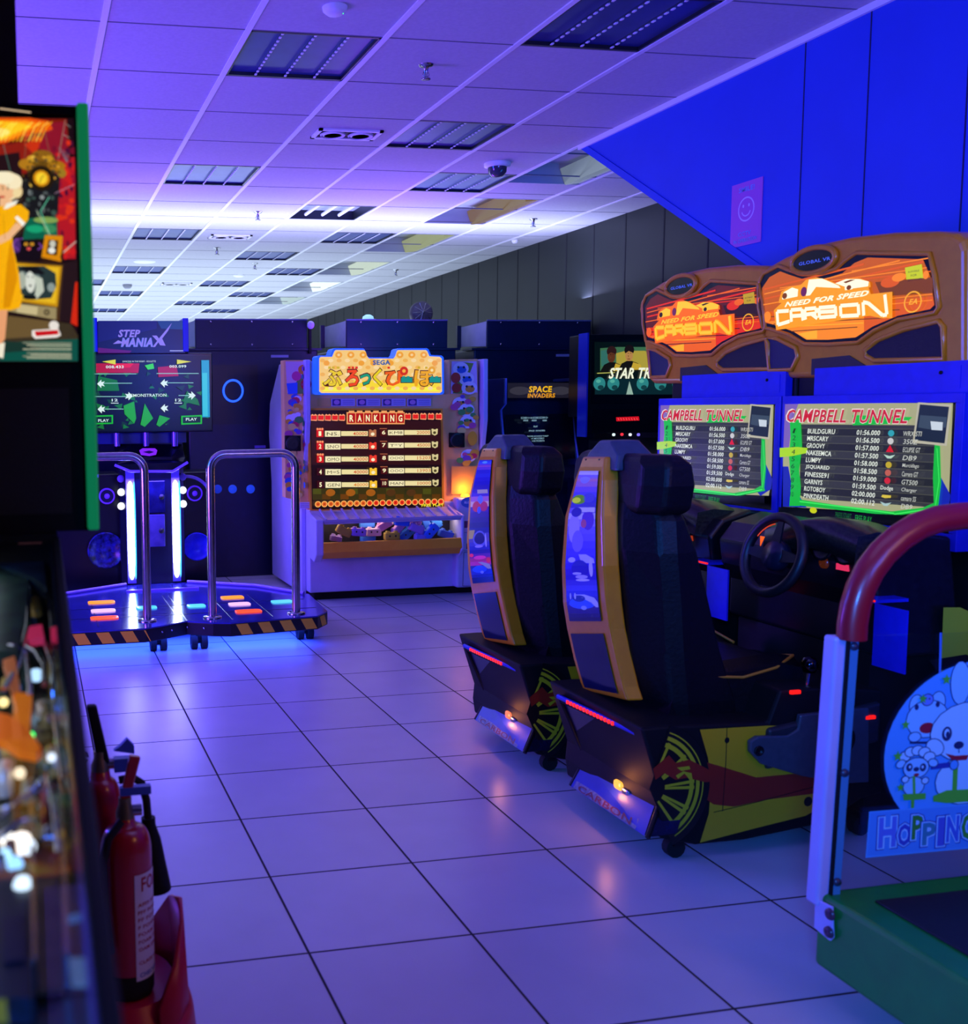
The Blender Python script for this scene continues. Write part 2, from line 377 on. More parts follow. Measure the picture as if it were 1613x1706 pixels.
for k, (a, b) in enumerate(TRGH):
    th_ = mat('trough_white', 'a8acb8', .5)
    x0, x1, y0, y1 = X0+5*.6+.014, X0+6*.6-.014, Y0+a*.6, Y0+b*.6
    t = thing('trough_light', lb[k], 'ceiling light', ((x0+x1)/2, (y0+y1)/2, CH), 'long trough lights along the dark wall')
    m = MB()
    ya, yb = Y0+math.floor(a)*.6, Y0+math.ceil(b)*.6
    if y0-ya > .02: m.box(x0-.01, x1+.01, ya, y0, CH, CH+.01, tilem)
    if yb-y1 > .02: m.box(x0-.01, x1+.01, y1, yb, CH, CH+.01, tilem)
    m.box(x0, x1, y0, y1, CH+.14, CH+.15, th_)
    for q in ((x0, x0+.01, y0, y1), (x1-.01, x1, y0, y1), (x0, x1, y0, y0+.01), (x0, x1, y1-.01, y1)): m.box(*q, CH-.002, CH+.14, th_)
    m.prism([(x0+.01, y0+.01, CH+.02), (x0+.28, y0+.01, CH+.13), (x0+.01, y0+.01, CH+.13)], (0, y1-y0-.02, 0), mat('trough_slope', '9aa0b4', .5))
    m.build('housing', t)
    st = [('8090a8', .6), ('a08050', .5), ('a8b080', .7), ('c8d8c8', .95), ('dcecf0', 1.3), ('c0d8dc', .9)][k]  # glow tint per trough; orange reflections are put into one tint
    m = MB(); m.prism([(x1-.02, y0+.03, CH+.002), (x1-.13, y0+.03, CH-.012), (x1-.17, y0+.03, CH+.10), (x1-.02, y0+.03, CH+.13)], (0, y1-y0-.06, 0), E(*st))
    m.build('diffuser', t)
for k, J in enumerate((2, 8, 14)):
    x, y = X0+2*.6+.3, Y0+J*.6+.33
    t = thing('twin_spotlight', ['white framed twin spot fitting in the near violet ceiling', 'twin spot fitting in the bright band of the ceiling', 'small far twin spot fitting beyond the bright band'][k], 'spotlight', (x, y, CH), 'recessed twin spot fittings')
    m = MB(); W, H = .19, .10
    for q in ((x-W, x-W+.022, y-H, y+H), (x+W-.022, x+W, y-H, y+H), (x-W, x+W, y-H, y-H+.022), (x-W, x+W, y+H-.022, y+H)): m.box(*q, CH-.012, CH-.0005, barm)
    m.build('frame', t)
    MB().box(x-W+.02, x+W-.02, y-H+.02, y+H-.02, CH-.004, CH-.0008, mat('recess_black', '08080c', .7)).build('recess', t)
    for s in (-1, 1):
        m = MB(); m.lathe([(.07, 0), (.075, .01), (.066, .012), (.05, .002)], (x+s*.083, y, CH-.018), barm, seg=24, cap=False); m.lathe([(.0, 0), (.045, .0)], (x+s*.083, y, CH-.012), mat('lamp_glass_unlit', '303048', .15), seg=20)
        m.build('lamp', t)
def disc(name, label, cat, x, y, r, h, m, group=None, led=None):
    b = MB().lathe([(r, 0), (r*.95, -h*.5), (r*.6, -h), (0, -h)], (x, y, CH), m)
    if led: b.lathe([(.008, 0), (.008, -.006), (0, -.006)], (x+r*.5, y-r*.2, CH-h*.75), led, seg=8)
    return tag(b.build(name, loc=(x, y, CH)), label, cat, group)
def tile_xy(I, J): return X0+I*.6, Y0+J*.6
disc('motion_sensor', 'white disc sensor with a small green light at the top of the ceiling', 'sensor', *tile_xy(1.48, -.49), .05, .03, barm, led=E('40ffb0', 1.5))
for i, (I, J, l) in enumerate([(2.51, .52, 'sprinkler head hanging from the near ceiling tile'), (2.5, 6.56, 'sprinkler head in the bright band left of the open light'), (6.5, 6.6, 'sprinkler head near the dark wall in the bright band'), (2.5, 9.7, 'small far sprinkler left of the mid ceiling'), (3.5, 11.4, 'tiny sprinkler just beyond a grey louvred light'), (6.4, 12.0, 'tiny far sprinkler beside the dark wall')]):
    x, y = tile_xy(I, J)
    t = thing('sprinkler', l, 'sprinkler', (x, y, CH), 'ceiling sprinklers')
    m = MB().lathe([(.035, 0), (.03, -.008), (.012, -.01), (.01, -.035), (.006, -.05), (.006, -.06)], (x, y, CH), steel, seg=14); m.build('body', t)
    m = MB().lathe([(.0, -.062), (.02, -.06), (.022, -.066), (0, -.068)], (x, y, CH), steel, seg=12)
    m.tube([(x-.01, y, CH-.03), (x-.016, y, CH-.045), (x, y, CH-.062)], .002, steel, 6); m.tube([(x+.01, y, CH-.03), (x+.016, y, CH-.045), (x, y, CH-.062)], .002, steel, 6)
    m.build('deflector', t)
x, y = tile_xy(4.5, 3.5)
t = thing('security_camera', 'dome camera hanging from the ceiling in front of a louvred light', 'camera', (x, y, CH))
MB().lathe([(.085, 0), (.085, -.02), (.065, -.028), (.0, -.03)], (x, y, CH), barm).build('mount', t)
MB().lathe([(.062, -.028), (.058, -.06), (.035, -.085), (0, -.092)], (x, y, CH), mat('smoked_dome', '505060', .12, .3)).build('dome', t)
disc('ceiling_speaker', 'flat round ceiling speaker left in the far violet rows', 'speaker', *tile_xy(1.5, 11.4), .12, .012, barm)
disc('smoke_detector', 'small dark round detector in the far left ceiling', 'detector', *tile_xy(1.5, 14.8), .06, .05, mat('detector_grey', '8a8a94', .5))
disc('ceiling_disc', 'small white disc on the far middle ceiling', 'detector', *tile_xy(3.55, 13.1), .07, .02, barm)
disc('smoke_alarm', 'tiny detector on the bare tile right of the trough lights', 'detector', *tile_xy(7.1, 8.4), .03, .03, barm)
# poster on the blue wall
c = Cv('X', BX-.004)
a = Px(1223, 310, BX); b2 = Px(1274, 404, BX)
yL, yR, zT, zB = 4.563, 4.348, 2.436, 2.142
t = thing('poster', 'pink poster with a smiley face on the blue wall', 'poster', (BX, (yL+yR)/2, zB))
pink = D('c85ac0', .5)
MB().box(BX-.004, BX-.0005, yR, yL, zB, zT, pink).build('sheet', t)
pg = D('e8c8f0', .5); bl = D('7ab0e0', .5)
cx_, cz_ = -(yL+yR)/2, (zT+zB)/2+.02
c.ring((cx_, cz_), .05, .057, 0, 2*math.pi, pg, 28); c.ring((cx_, cz_), .028, .034, math.radians(200), math.radians(340), pg, 12)
for s in (-1, 1): c.uv([(cx_+s*.02+.006*math.cos(q), cz_+.016+.008*math.sin(q)) for q in [k*math.pi/4 for k in range(8)]], pg)
c.textuv('SMILE!', cx_-.055, zT-.045, cx_+.055, zT-.022, bl, weight=.02)
c.textuv('CCTV', cx_-.05, zB+.045, cx_+.04, zB+.065, bl, weight=.02); c.textuv('IN OPERATION', cx_-.08, zB+.015, cx_+.08, zB+.033, bl, weight=.02)
c.mb.build('print', t)
# ================================================================ racing cabinets
orange = noisy('orange_gelcoat', 'e88a10', 'f09214', 25, .3, coat=.35)
def px_pts(f, pts, v): return [f(x, y, v) for x, y in pts]
def racing(dy, where, near):
    YC = 3.12
    T = thing('racing_cabinet', ('nearer' if near else 'farther')+' orange driving game cabinet with seat, '+where, 'arcade machine', (2.4, YC+dy, 0), 'driving game cabinets')
    D3 = Vector((0, dy, 0))
    def sh(pts): return [Vector(p)+D3 for p in pts]
    XM = 2.86
    # --- marquee housing
    out = [(1253,484),(1256,467),(1271,448),(1306,428),(1360,407),(1413,395),(1484,387),(1555,385),(1590,388),(1606,398),(1612,415),(1612,612),(1600,619),(1452,625),(1353,630),(1285,630),(1274,622),(1266,562)]
    if not near: out = [(min(x, 1574), y) for x, y in out]; out = out[:8]+[(1574, 386), (1574, 617)]+out[13:]
    pl = sh(px_pts(Px, out, XM))
    m = MB(); m.prism(pl, (.40, 0, 0), orange); hs = m.build('marquee_housing', T, bevel=.022, seg=4)
    eps = 1e-3
    def win(name, pts, m, rim=.010, xo=-.002, parent=T, label=None, lvl=0):
        q = sh(px_pts(Px, pts, XM)); q = [p+Vector((xo, 0, 0)) for p in q]
        b = MB(); b.prism(q, (-.002, 0, 0), m); o = b.build(name, parent, label=label)
        if rim:
            b = MB(); b.tube([p+Vector((-.002, 0, 0)) for p in q], rim, orange, 8, closed=True); r = b.build('window_rim', o)
        return o
    W = [(1264.5,475),(1274,456),(1299,443),(1315,449),(1335,456),(1374,455),(1397,447),(1412,433),(1430,421),(1551,423),(1559,459),(1566,512),(1560,521),(1498,533),(1459,551),(1431,571),(1380,574),(1342,573),(1317,558),(1285,548),(1273,546),(1266,512)]
    sg = win('marquee', W, D('0a0820', .2), .008, label='backlit orange marquee with yellow lettering')
    # print on the marquee, clipped shapes kept inside the window
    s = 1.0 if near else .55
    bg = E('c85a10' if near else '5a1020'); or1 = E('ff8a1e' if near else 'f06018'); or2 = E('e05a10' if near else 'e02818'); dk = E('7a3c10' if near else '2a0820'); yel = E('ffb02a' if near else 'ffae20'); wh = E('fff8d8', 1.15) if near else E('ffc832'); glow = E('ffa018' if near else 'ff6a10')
    c = Cv('X', XM-.0045, dy)
    IW = [(1270,480),(1282,462),(1300,452),(1316,458),(1338,465),(1376,464),(1404,455),(1424,438),(1446,429),(1538,432),(1550,460),(1557,508),(1550,515),(1496,526),(1454,544),(1426,562),(1380,566),(1344,566),(1322,552),(1290,541),(1276,538),(1271,512)]
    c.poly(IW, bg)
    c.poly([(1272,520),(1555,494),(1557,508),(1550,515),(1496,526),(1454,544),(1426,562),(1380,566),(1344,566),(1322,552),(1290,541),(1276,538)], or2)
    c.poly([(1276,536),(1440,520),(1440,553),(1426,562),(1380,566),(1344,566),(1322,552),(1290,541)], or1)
    c.poly([(1330,556),(1362,550),(1362,564),(1346,565)], yel)
    for (x0, y0, x1, y1, wd, mm) in [(1274,482,1440,440,3,or2),(1274,490,1500,434,2,or1),(1275,498,1540,436,3,or2),(1300,480,1545,446,1.5,or1),(1420,452,1548,430,2,or1),(1330,478,1552,452,2,or2),(1280,528,1500,516,1.5,dk),(1290,540,1470,530,1.5,dk),(1300,545,1440,538,1.5,yel),(1320,552,1430,545,1.5,dk),(1460,500,1555,490,1.5,or1),(1470,508,1555,500,1.5,or1),(1272,508,1300,503,2,or1)]:
        c.line([(x0, y0), (x1, y1)], wd, mm)
    c.poly([(1460,470),(1556,462),(1556,488),(1470,494)], dk); 
    c.ell(1280, 528, 6, 9, or1); c.ell(1485, 470, 16, 9, or2); c.ell(1500, 462, 12, 7, or1); c.ell(1545, 458, 5, 7, or1)
    # cars above the lettering
    c.poly([(1300,500),(1304,486),(1318,478),(1335,476),(1345,466),(1362,462),(1380,466),(1400,474),(1406,470),(1418,464),(1436,464),(1452,470),(1453,478),(1440,482),(1420,485),(1300,505)], glow)
    c.poly([(1305,497),(1308,487),(1322,479),(1332,482),(1331,494),(1306,499)], wh); c.poly([(1350,466),(1372,464),(1400,476),(1403,480),(1362,478),(1352,492),(1345,493)], wh)
    c.poly([(1394,472),(1412,465),(1434,465),(1450,469),(1449,477),(1420,481)], wh); c.ell(1417, 479, 7, 7, wh); c.ell(1417, 479, 4, 4, dk); c.ell(1310, 493, 4, 5, dk); c.ell(1342, 486, 5, 8, E('6a2060')); c.poly([(1408,470),(1420,466),(1428,466),(1412,472)], dk)
    # lettering, with an orange glow plate behind
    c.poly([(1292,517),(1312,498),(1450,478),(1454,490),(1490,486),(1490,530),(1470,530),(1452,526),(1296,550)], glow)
    c.text('NEED FOR SPEED', 1310, 512, 1451, 483, wh, .35, .04)
    def cq(pts): return [(1250+x/4.443, 380+y/4.443) for x, y in pts]
    strokes = [[(302,612),(215,618),(222,716),(308,690)], [(322,694),(318,606),(400,600),(408,684)], [(320,652),(405,646)], [(428,678),(422,600),(505,592),(508,630),(430,640)], [(476,638),(516,668)], [(532,662),(527,590),(650,580),(655,652),(532,662)], [(530,622),(652,615)], [(692,652),(688,575),(820,565),(825,645),(692,652)], [(862,648),(856,548),(896,556),(1002,646),(1034,640),(1018,492)]]
    for W_, m_ in ((10.5, E('ff9a10')), (6.2, wh)):
        for st_ in strokes: c.line(cq(st_), W_, m_)
    k = c.map(1526, 503); 
    rr = abs(c.map(1541, 503)[0]-k[0])
    c.ring(k, rr*.86, rr, 0, 2*math.pi, yel, 24); c.text('EA', 1519, 508, 1534, 497, yel, .3, .03)
    c.mb.build('print', sg)
    # yellow sticker
    c = Cv('X', XM-.008, dy); c.poly([(1508,446),(1536,440),(1539,466),(1511,472)], E('d8e020' if near else 'd0a820', .85))
    st = D('30380a')
    c.text('SUITABLE', 1513, 455, 1532, 449, st); c.text('FOR', 1518, 461, 1528, 456, st); c.text('ALL AGES', 1513, 469, 1536, 463, st); c.mb.build('sticker', sg)
    # oval badge
    k = Px(1358, 434, XM)+D3; b = MB(); U = abs(Px(1395, 434, XM).y-Px(1358, 434, XM).y); V = U*.42
    el = [Vector((XM-.004, k.y+U*math.cos(t), k.z+V*math.sin(t))) for t in [2*math.pi*i/28 for i in range(28)]]
    b.prism(el, (-.006, 0, 0), D('05060c', .2)); b.tube([p+Vector((-.004, 0, 0)) for p in el], .011, orange, 8, closed=True)
    bd = b.build('badge', T, label='small dark oval badge with blue lettering')
    c = Cv('X', XM-.0115, dy); c.text('GLOBAL VR', 1331, 443, 1384, 427, E('4058e8'), 0, .03); c.mb.build('lettering', bd)  # lettering given its own glow to show on the dark oval
    gr = noisy('speaker_grille', '0c0604', '140a06', 300, .6, .4)
    win('speaker_grille', [(1443,583),(1466,566),(1509,549),(1566,535),(1573,545),(1575,598),(1459,601),(1446,594)], gr, .009)
    win('speaker_grille', [(1278,563),(1296,564),(1328,580),(1331,594),(1321,616),(1284,617)], noisy('blue_grille', '101030', '161640', 300, .5, .3), .009)
    win('lower_grille', [(1354,598),(1416,592),(1452,614),(1353,625)], noisy('brown_grille', '1c100a', '2c1a10', 200, .5, .4), 0)
    # bolts
    # --- monitor cabinet
    SX = 2.82
    y0, y1 = 2.725+dy, 3.515+dy
    b = MB(); b.box(SX+.06, 3.31, y0, y1, .10, 1.53, blackm); b.build('cabinet_body', T, bevel=.008)
    b = MB(); b.box(SX+.03, SX+.06, y0+.02, y1-.12, 1.425, 1.525, bluem); b.box(SX+.028, SX+.03, y0+.05, y1-.16, 1.44, 1.51, bluem); b.lathe([(.006, 0), (.006, .004), (0, .005)], (SX+.028, y0+.12, 1.49), blackm, axis=(-1, 0, 0), seg=8); b.build('upper_panel', T)
    zt, zb = 1.425, .93
    sy0, sy1, sz0, sz1 = 2.755+dy, 3.505+dy, .985, 1.395
    b = MB()
    for q in ((y0, y1, sz1, zt), (y0, y1, .93, sz0), (y0, sy0, sz0, sz1), (sy1, y1, sz0, sz1)): b.box(SX-.005, SX+.06, q[0], q[1], q[2], q[3], bluem)
    b.build('bezel', T, bevel=.003)
    sc = MB().box(SX, SX+.03, sy0, sy1, sz0, sz1, D('04050a', .15)).build('screen', T)
    c = Cv('X', SX-.0003, dy); beige = E('a8a880'); panel = E('34363c'); paneld = E('24262c'); txt = E('e4ece0'); grn = E('18b840'); grn2 = E('40f060'); blu = E('1424b0'); red = E('c82038'); pur = E('7a60b8')
    def R(x0, y0_, x1, y1_, m): # crop coordinates of the screen picture -> frame pixels
        return [(1060+x0/2.917, 640+y0_/2.917), (1060+x1/2.917, 640+y1_/2.917)]
    def cp(pts): return [(1060+x/2.917, 640+y/2.917) for x, y in pts]
    c.poly(cp([(714,92),(1540,92),(1520,560),(1500,640),(714,595)]), beige)
    c.poly(cp([(714,92),(790,92),(760,180),(740,330),(714,360)]), pur); c.poly(cp([(714,400),(740,400),(755,480),(830,600),(714,595)]), blu); c.poly(cp([(1465,420),(1530,540),(1520,600),(1440,640),(1400,600)]), blu)
    c.poly(cp([(798,195),(1390,200),(1455,300),(1455,600),(830,555),(798,540)]), panel)
    for i in range(10):
        ya, yb = 214+i*35.2, 220+i*40.0
        if i % 2 == 0: c.poly(cp([(800,ya),(1452,yb),(1452,yb+37),(800,ya+33)]), paneld)
        c.line(cp([(800,ya),(1452,yb)]), 1, E('50524a'))
    c.poly(cp([(752,170),(806,176),(812,300),(798,420),(806,500),(800,592),(750,592),(758,480),(748,350),(756,260)]), grn)
    c.poly(cp([(800,560),(1000,590),(1250,618),(1400,600),(1470,570),(1480,610),(1260,640),(1000,612),(800,590)]), grn)
    c.line(cp([(800,570),(1100,606),(1260,628)]), 2, grn2); c.line(cp([(1260,632),(1460,602)]), 2, grn2)
    c.poly(cp([(1458,295),(1485,300),(1490,480),(1475,600),(1455,600),(1450,450)]), grn); c.line(cp([(1470,310),(1480,470),(1462,590)]), 1.5, grn2)
    c.poly(cp([(1060,150),(1350,160),(1320,190),(1200,196),(1060,200)]), grn)
    c.poly(cp([(705,310),(790,305),(840,310),(835,335),(760,350),(705,355)]), E('a8d818'))
    c.poly(cp([(1378,88),(1542,100),(1518,300),(1352,285)]), E('b8b4a0')); c.poly(cp([(1388,98),(1530,110),(1508,288),(1362,272)]), E('1c2838'))
    c.poly(cp([(1390,150),(1520,160),(1515,210),(1440,220),(1380,210)]), E('3a4a5c')); c.poly(cp([(1440,180),(1500,185),(1498,225),(1445,222)]), E('c8d4e0'))
    c.text('CAMPBELL TUNNEL', 1312, 704, 1517, 680, E('f0d8d8'), .25, .045); c.text('CAMPBELL TUNNEL', 1314, 703, 1516, 682, red, .25, .02)
    names = ['BUILDGURU', 'MRSCARY', 'GROOVY', 'NAKEEMCA', 'LUMPY', 'JSQUARED', 'FINESSE91', 'GARNYS', 'ROTOBOY', 'PINKDEATH']
    times = ['01:56.000', '01:56.500', '01:57.000', '01:57.500', '01:58.000', '01:58.500', '01:59.000', '01:59.500', '02:00.000', '02:00.112']
    cars = ['WRX STI', '350Z', 'ECLIPSE GT', 'DB9', 'Murciélago', 'Carrera GT', 'GT500', 'Charger', 'camaro SS', 'DB9']
    icol = [E('30a0b0'), E('c8c8c8'), E('d81828'), E('b8d8c8'), E('c0a828'), E('c06050'), E('d02838'), E('e0e0d8'), E('d8c040'), E('a8c8c8')]
    wn_ = [135, 105, 90, 122, 75, 118, 117, 88, 105, 122]
    for i in range(10):
        y = 228+i*34.7
        u0, v = c.map(*cp([(842-i*.8, y)])[0]); h = .0088; wu = c.map(*cp([(842-i*.8+wn_[i], y)])[0])[0]-u0
        c.textuv(names[i], u0, v-h, u0+wu, v+h, txt, .12, .015)
        a = c.map(*cp([(1082-i*1.6, 233+i*36.8)])[0]); b_ = c.map(*cp([(1196-i*1.6, 233+i*36.8)])[0])
        c.textuv(times[i], a[0], v-h, b_[0], v+h, txt, .12, .015)
        q = c.map(*cp([(1250-i*1.6, 236+i*37)])[0])
        if i == 7: c.textuv('Dodge', q[0]-.026, v-.009, q[0]+.026, v+.009, txt, 0, .01)
        elif i == 2: c.uv([(q[0]-.016, v-.01), (q[0]+.016, v-.01), (q[0], v+.014)], icol[i])
        elif i in (3, 9): c.uv([(q[0]-.024, v+.008), (q[0], v+.003), (q[0]+.024, v+.008), (q[0]+.008, v-.005), (q[0]-.008, v-.005)], icol[i])
        elif i == 8: c.uv([(q[0]-.02, v-.003), (q[0]-.006, v-.006), (q[0]+.02, v-.003), (q[0]+.02, v+.005), (q[0]-.016, v+.005)], icol[i])
        else: c.uv([(q[0]+.013*math.cos(t), v+.011*math.sin(t)) for t in [k*math.pi/5 for k in range(10)]], icol[i])
        q = c.map(*cp([(1310, 240+i*38)])[0]); q2 = c.map(*cp([(1400 if len(cars[i]) > 4 else 1385, 240)])[0])
        c.textuv(cars[i], q[0], v-.008, q2[0], v+.008, E('c8ccc4'), .2, .005)
        q = c.map(*cp([(778, 228+i*34)])[0]); c.textuv(str(i+1), q[0]-.009, v-.009, q[0]+.009, v+.009, E('0c4018'), .1, 0)
    c.poly(cp([(714,597),(800,597),(1100,626),(1500,642),(1500,690),(714,640)]), E('040608'))
    c.text('PRESS START', 1400, 862, 1427, 856, E('106828')); c.text('FREE PLAY', 1433, 868, 1461, 861, E('18a03c')); c.ell(1363, 850, 6, 5, E('c8d010'))
    c.mb.build('screen_image', sc)
    c2 = Cv('Y', 2.7235, dy); c2.poly([(1572,1012),(1600,1012),(1640,1030),(1640,1190),(1560,1180),(1568,1110)], D('a8b428', .4)); c2.poly([(1548,1100),(1610,1090),(1640,1108),(1640,1120),(1560,1116)], D('101008', .4)); c2.mb.build('cabinet_graphic', T)
    # --- dashboard
    DXX = 2.56
    b = MB()
    prof = [(SX+.0, .975), (2.72, .99), (2.60, .955), (2.545, .89), (2.56, .80), (2.60, .74), (2.60, .60), (SX+.06, .60)]
    b.prism([(x, y0+.02, z) for x, z in prof], (0, y1-y0-.04, 0), noisy('dash_plastic', '0c0c10', '14141a', 60, .28)); b.build('dashboard', T, bevel=.012, seg=3)
    # instrument hood on the right half and a round vent
    hood = MB(); sec = []
    for k in range(9):
        t = k/8; y = 2.80+dy+t*.42; z = .955+.055*math.sin(math.pi*(.15+t*.85)); sec.append([(2.52, y, z-.09), (2.53, y, z), (2.60, y, z+.012), (2.70, y, z), (2.70, y, z-.1)])
    hood.loft(sec, noisy('hood_pattern', '0e0e14', '2c2c24', 120, .3), True); hd = hood.build('instrument_hood', T, label='patterned instrument cover')
    for k in range(3):
        g = MB(); g.lathe([(.045, 0), (.045, .006), (.036, .004), (0, .004)], (2.545, 2.86+dy+k*.1, .925), D('0a0c14', .2), axis=(-1, 0, .25), seg=20); g.build('gauge', T)
    bt = MB(); bt.lathe([(.02, 0), (.018, .012), (0, .013)], (2.553, 2.955+dy, .875), E('f05010' if not near else '401808', 1.0), axis=(-1, 0, 0), seg=14); bt.build('start_button', T, label='round orange lit button' if not near else None)
    bt = MB(); bt.box(2.543, 2.553, 2.85+dy, 2.90+dy, .862, .882, E('e03060' if near else 'a03018')); bt.build('view_button', T, label='rectangular lit button')
    # desk edge with red LED strip and blue metal flap on the seat side
    b = MB(); b.box(2.50, 2.62, 2.69+dy, 2.80+dy, .79, .80, bluem); b.build('side_shelf', T)
    q = [Px(1446, 991, 2.50), Px(1487, 1000, 2.50)]
    b = MB(); b.tube([Vector((2.50, 2.69+dy, .797)), Vector((2.50, 2.76+dy, .797))], .004, E('ff2010', 1.2), 6); b.build('led_strip', T, label='thin red light strip')
    b = MB(); b.box(2.50, 2.506, 2.57+dy, 2.69+dy, .60, .79, bluem); b.build('coin_plate', T)
    # steering wheel, tilted toward the driver
    wc = Vector((2.47, 3.10+dy, .885)); ax = Vector((-1, 0, .28)).normalized(); u = Vector((0, 1, 0)); v = ax.cross(u)
    b = MB(); b.tube([wc+u*.132*math.cos(t)+v*.132*math.sin(t) for t in [2*math.pi*k/36 for k in range(36)]], .0175, noisy('leather_rim', '0c0d14', '14151e', 200, .45), 10, closed=True)
    w0 = b.build('steering_wheel', T, label='black three spoke steering wheel')
    b = MB(); b.lathe([(.05, -.03), (.055, -.01), (.045, .01), (0, .014)], wc, D('14182c', .3), axis=ax, seg=24); b.build('hub', w0)
    for a in (0, math.pi, -math.pi/2):
        d = u*math.cos(a)+v*math.sin(a); t_ = ax.cross(d)
        b = MB(); b.prism([wc+d*.04+t_*.022, wc+d*.04-t_*.022, wc+d*.124-t_*.012, wc+d*.124+t_*.012], ax*.006, D('10131c', .35)); b.build('spoke', w0)
    b = MB(); b.tube([wc-ax*.02, wc-ax*.14], .03, blackm, 14); b.build('steering_column', T)
    b = MB(); p0 = wc+u*.055-v*(.02)+ax*.012; b.prism([p0, p0+u*.014-v*.035, p0-u*.008-v*.035], ax*.002, E('ff6418')); b.build('warning_mark', w0, label='small orange triangle')
    b = MB(); b.tube([wc+u*.108*math.cos(t)+v*.108*math.sin(t)+ax*.004 for t in [math.radians(-30)-k*.09 for k in range(10)]], .002, E('d04010'), 6); b.build('rim_glint', w0, label='thin orange glint on the rim')  # glint drawn as a glowing arc
    # shifter and pedal box
    gx, gy = 2.36, 2.80+dy
    b = MB(); b.prism([(2.20, gy-.05, .40), (2.20, gy+.03, .40), (2.60, gy+.03, .46), (2.60, gy-.05, .46)], (0, 0, -.13), darkgrey); con = b.build('gear_console', T, bevel=.01)
    b = MB(); b.tube([(gx, gy, .44), (gx+.01, gy, .52), (gx+.015, gy, .56)], .006, chrome, 8); sh_ = b.build('gear_lever', T)
    b = MB(); b.lathe([(0, -.028), (.018, -.022), (.026, 0), (.018, .022), (0, .028)], (gx+.016, gy, .58), mat('gear_knob_chrome', '303038', .1, 1), seg=16); b.build('knob', sh_)
    for q in (Py(1325, 1153, 2.745), Py(1450, 1195, 2.745)):
        b = MB(); b.rbox(q+D3, (.036, .008, .012), E('ff1c10', 1.2)); b.build('console_light', T, label='small red marker light')
    b = MB(); b.box(2.60, 2.86, y0+.08, y1-.08, .02, .60, blackm); b.build('pedal_box', T)
    for k in range(2):
        b = MB(); b.prism([(2.56, 3.0+dy+k*.14, .16), (2.56, 3.07+dy+k*.14, .16), (2.60, 3.07+dy+k*.14, .32), (2.60, 3.0+dy+k*.14, .32)], (.012, 0, 0), steel); b.build('pedal', T)
    # --- seat pod
    ys, ye = 2.765+dy, 3.34+dy
    SP = 2.765
    side = px_pts(lambda x, y, v: Py(x, y, v), [(1069,1214),(1110,1210),(1280,1204),(1300,1150),(1385,1145),(1470,1150),(1470,1322),(1435,1332),(1375,1372),(1240,1400),(1160,1408),(1102,1398),(1098,1364),(1102,1330)], SP)
    side = [Vector((p.x, ys, p.z)) for p in side]
    b = MB(); b.prism(side, (0, ye-ys, 0), blackm); pod = b.build('base_pod', T, bevel=.008)
    c = Cv('Y', SP-.0012, dy, eps=.0006); ylw = D('dca010', .4); ygr = D('ccb418', .4); rd = D('a02410', .4); blk = D('08080a', .4)
    def sp(pts): return [(1050+x/2.666, 800+y/2.666) for x, y in pts]
    c.poly(sp([(310,1108),(610,1090),(700,1090),(870,1130),(870,1440),(780,1490),(560,1545),(310,1610),(350,1480),(360,1330),(345,1230)]), ylw)
    c.poly(sp([(330,1250),(400,1270),(560,1320),(870,1290),(870,1385),(600,1420),(460,1450),(370,1440),(300,1390),(240,1330)]), rd)
    c.line(sp([(430,1100),(425,1250),(410,1470)]), 1.5, blk); c.ell(*sp([(430,1155)])[0], 4, 5, blk); c.ell(*sp([(790,1427)])[0], 7, 8, blk); c.line(sp([(370,1475),(560,1430),(860,1350)]), 1.2, blk)
    k = c.map(*sp([(85,1370)])[0]); r0 = c.map(*sp([(352,1370)])[0])[0]-k[0]
    c.ring(k, 0, r0, -1.15, 1.25, blk, 24); 
    for ra, rb in ((.875, .895), (.77, .83), (.66, .73)): c.ring(k, r0*ra, r0*rb, -1.05, 1.22, ygr, 24)
    for a in (-.95, -.62, -.5, -.05, .08, .55, .68, 1.15):
        d = (math.cos(a), math.sin(a)); n_ = (-d[1], d[0]); wd = r0*.018
        c.uv([(k[0]+d[0]*r0*q+n_[0]*wd*s_, k[1]+d[1]*r0*q+n_[1]*wd*s_) for q, s_ in ((.25, 1), (.25, -1), (.74, -1.4), (.74, 1.4))], ygr)
    c.poly(sp([(100,1280),(170,1220),(200,1255),(260,1240),(330,1275),(420,1330),(330,1340),(250,1320),(200,1330),(150,1300),(110,1330)]), rd)
    for q in ([(205,1275),(260,1268),(265,1282),(225,1290)], [(230,1290),(270,1300),(275,1330),(262,1330)], [(200,1310),(235,1290),(240,1300),(210,1325)]): c.poly(sp(q), ygr)
    c.mb.build('side_graphic', pod, label='yellow panel with a wheel and red flame graphic')
    # grey slider bracket
    br = px_pts(lambda x, y, v: Py(x, y, v), [(1243,1250),(1243,1232),(1256,1224),(1306,1222),(1322,1212),(1326,1188),(1440,1176),(1440,1300),(1400,1302),(1330,1290),(1262,1270)], SP)
    b = MB(); b.prism([Vector((p.x, ys-.022, p.z)) for p in br], (0, .02, 0), noisy('bracket_grey', '3a3c46', '42444e', 40, .35)); bk = b.build('slide_bracket', T, bevel=.006, seg=3)
    q = Py(1256, 1247, SP); b = MB(); b.lathe([(.016, 0), (.016, .004), (.010, .005), (.010, .001), (0, .001)], (q.x, ys-.022, q.z), black, axis=(0, -1, 0), seg=16); b.build('bolt', bk)
    q = Py(1390, 1228, SP); b = MB(); b.lathe([(.05, 0), (.05, .008), (.04, .01), (.038, .004), (0, .004)], (q.x, ys-.022, q.z), black, axis=(0, -1, 0), seg=24); b.build('lock_ring', bk)
    # --- tail
    TX = 1.79
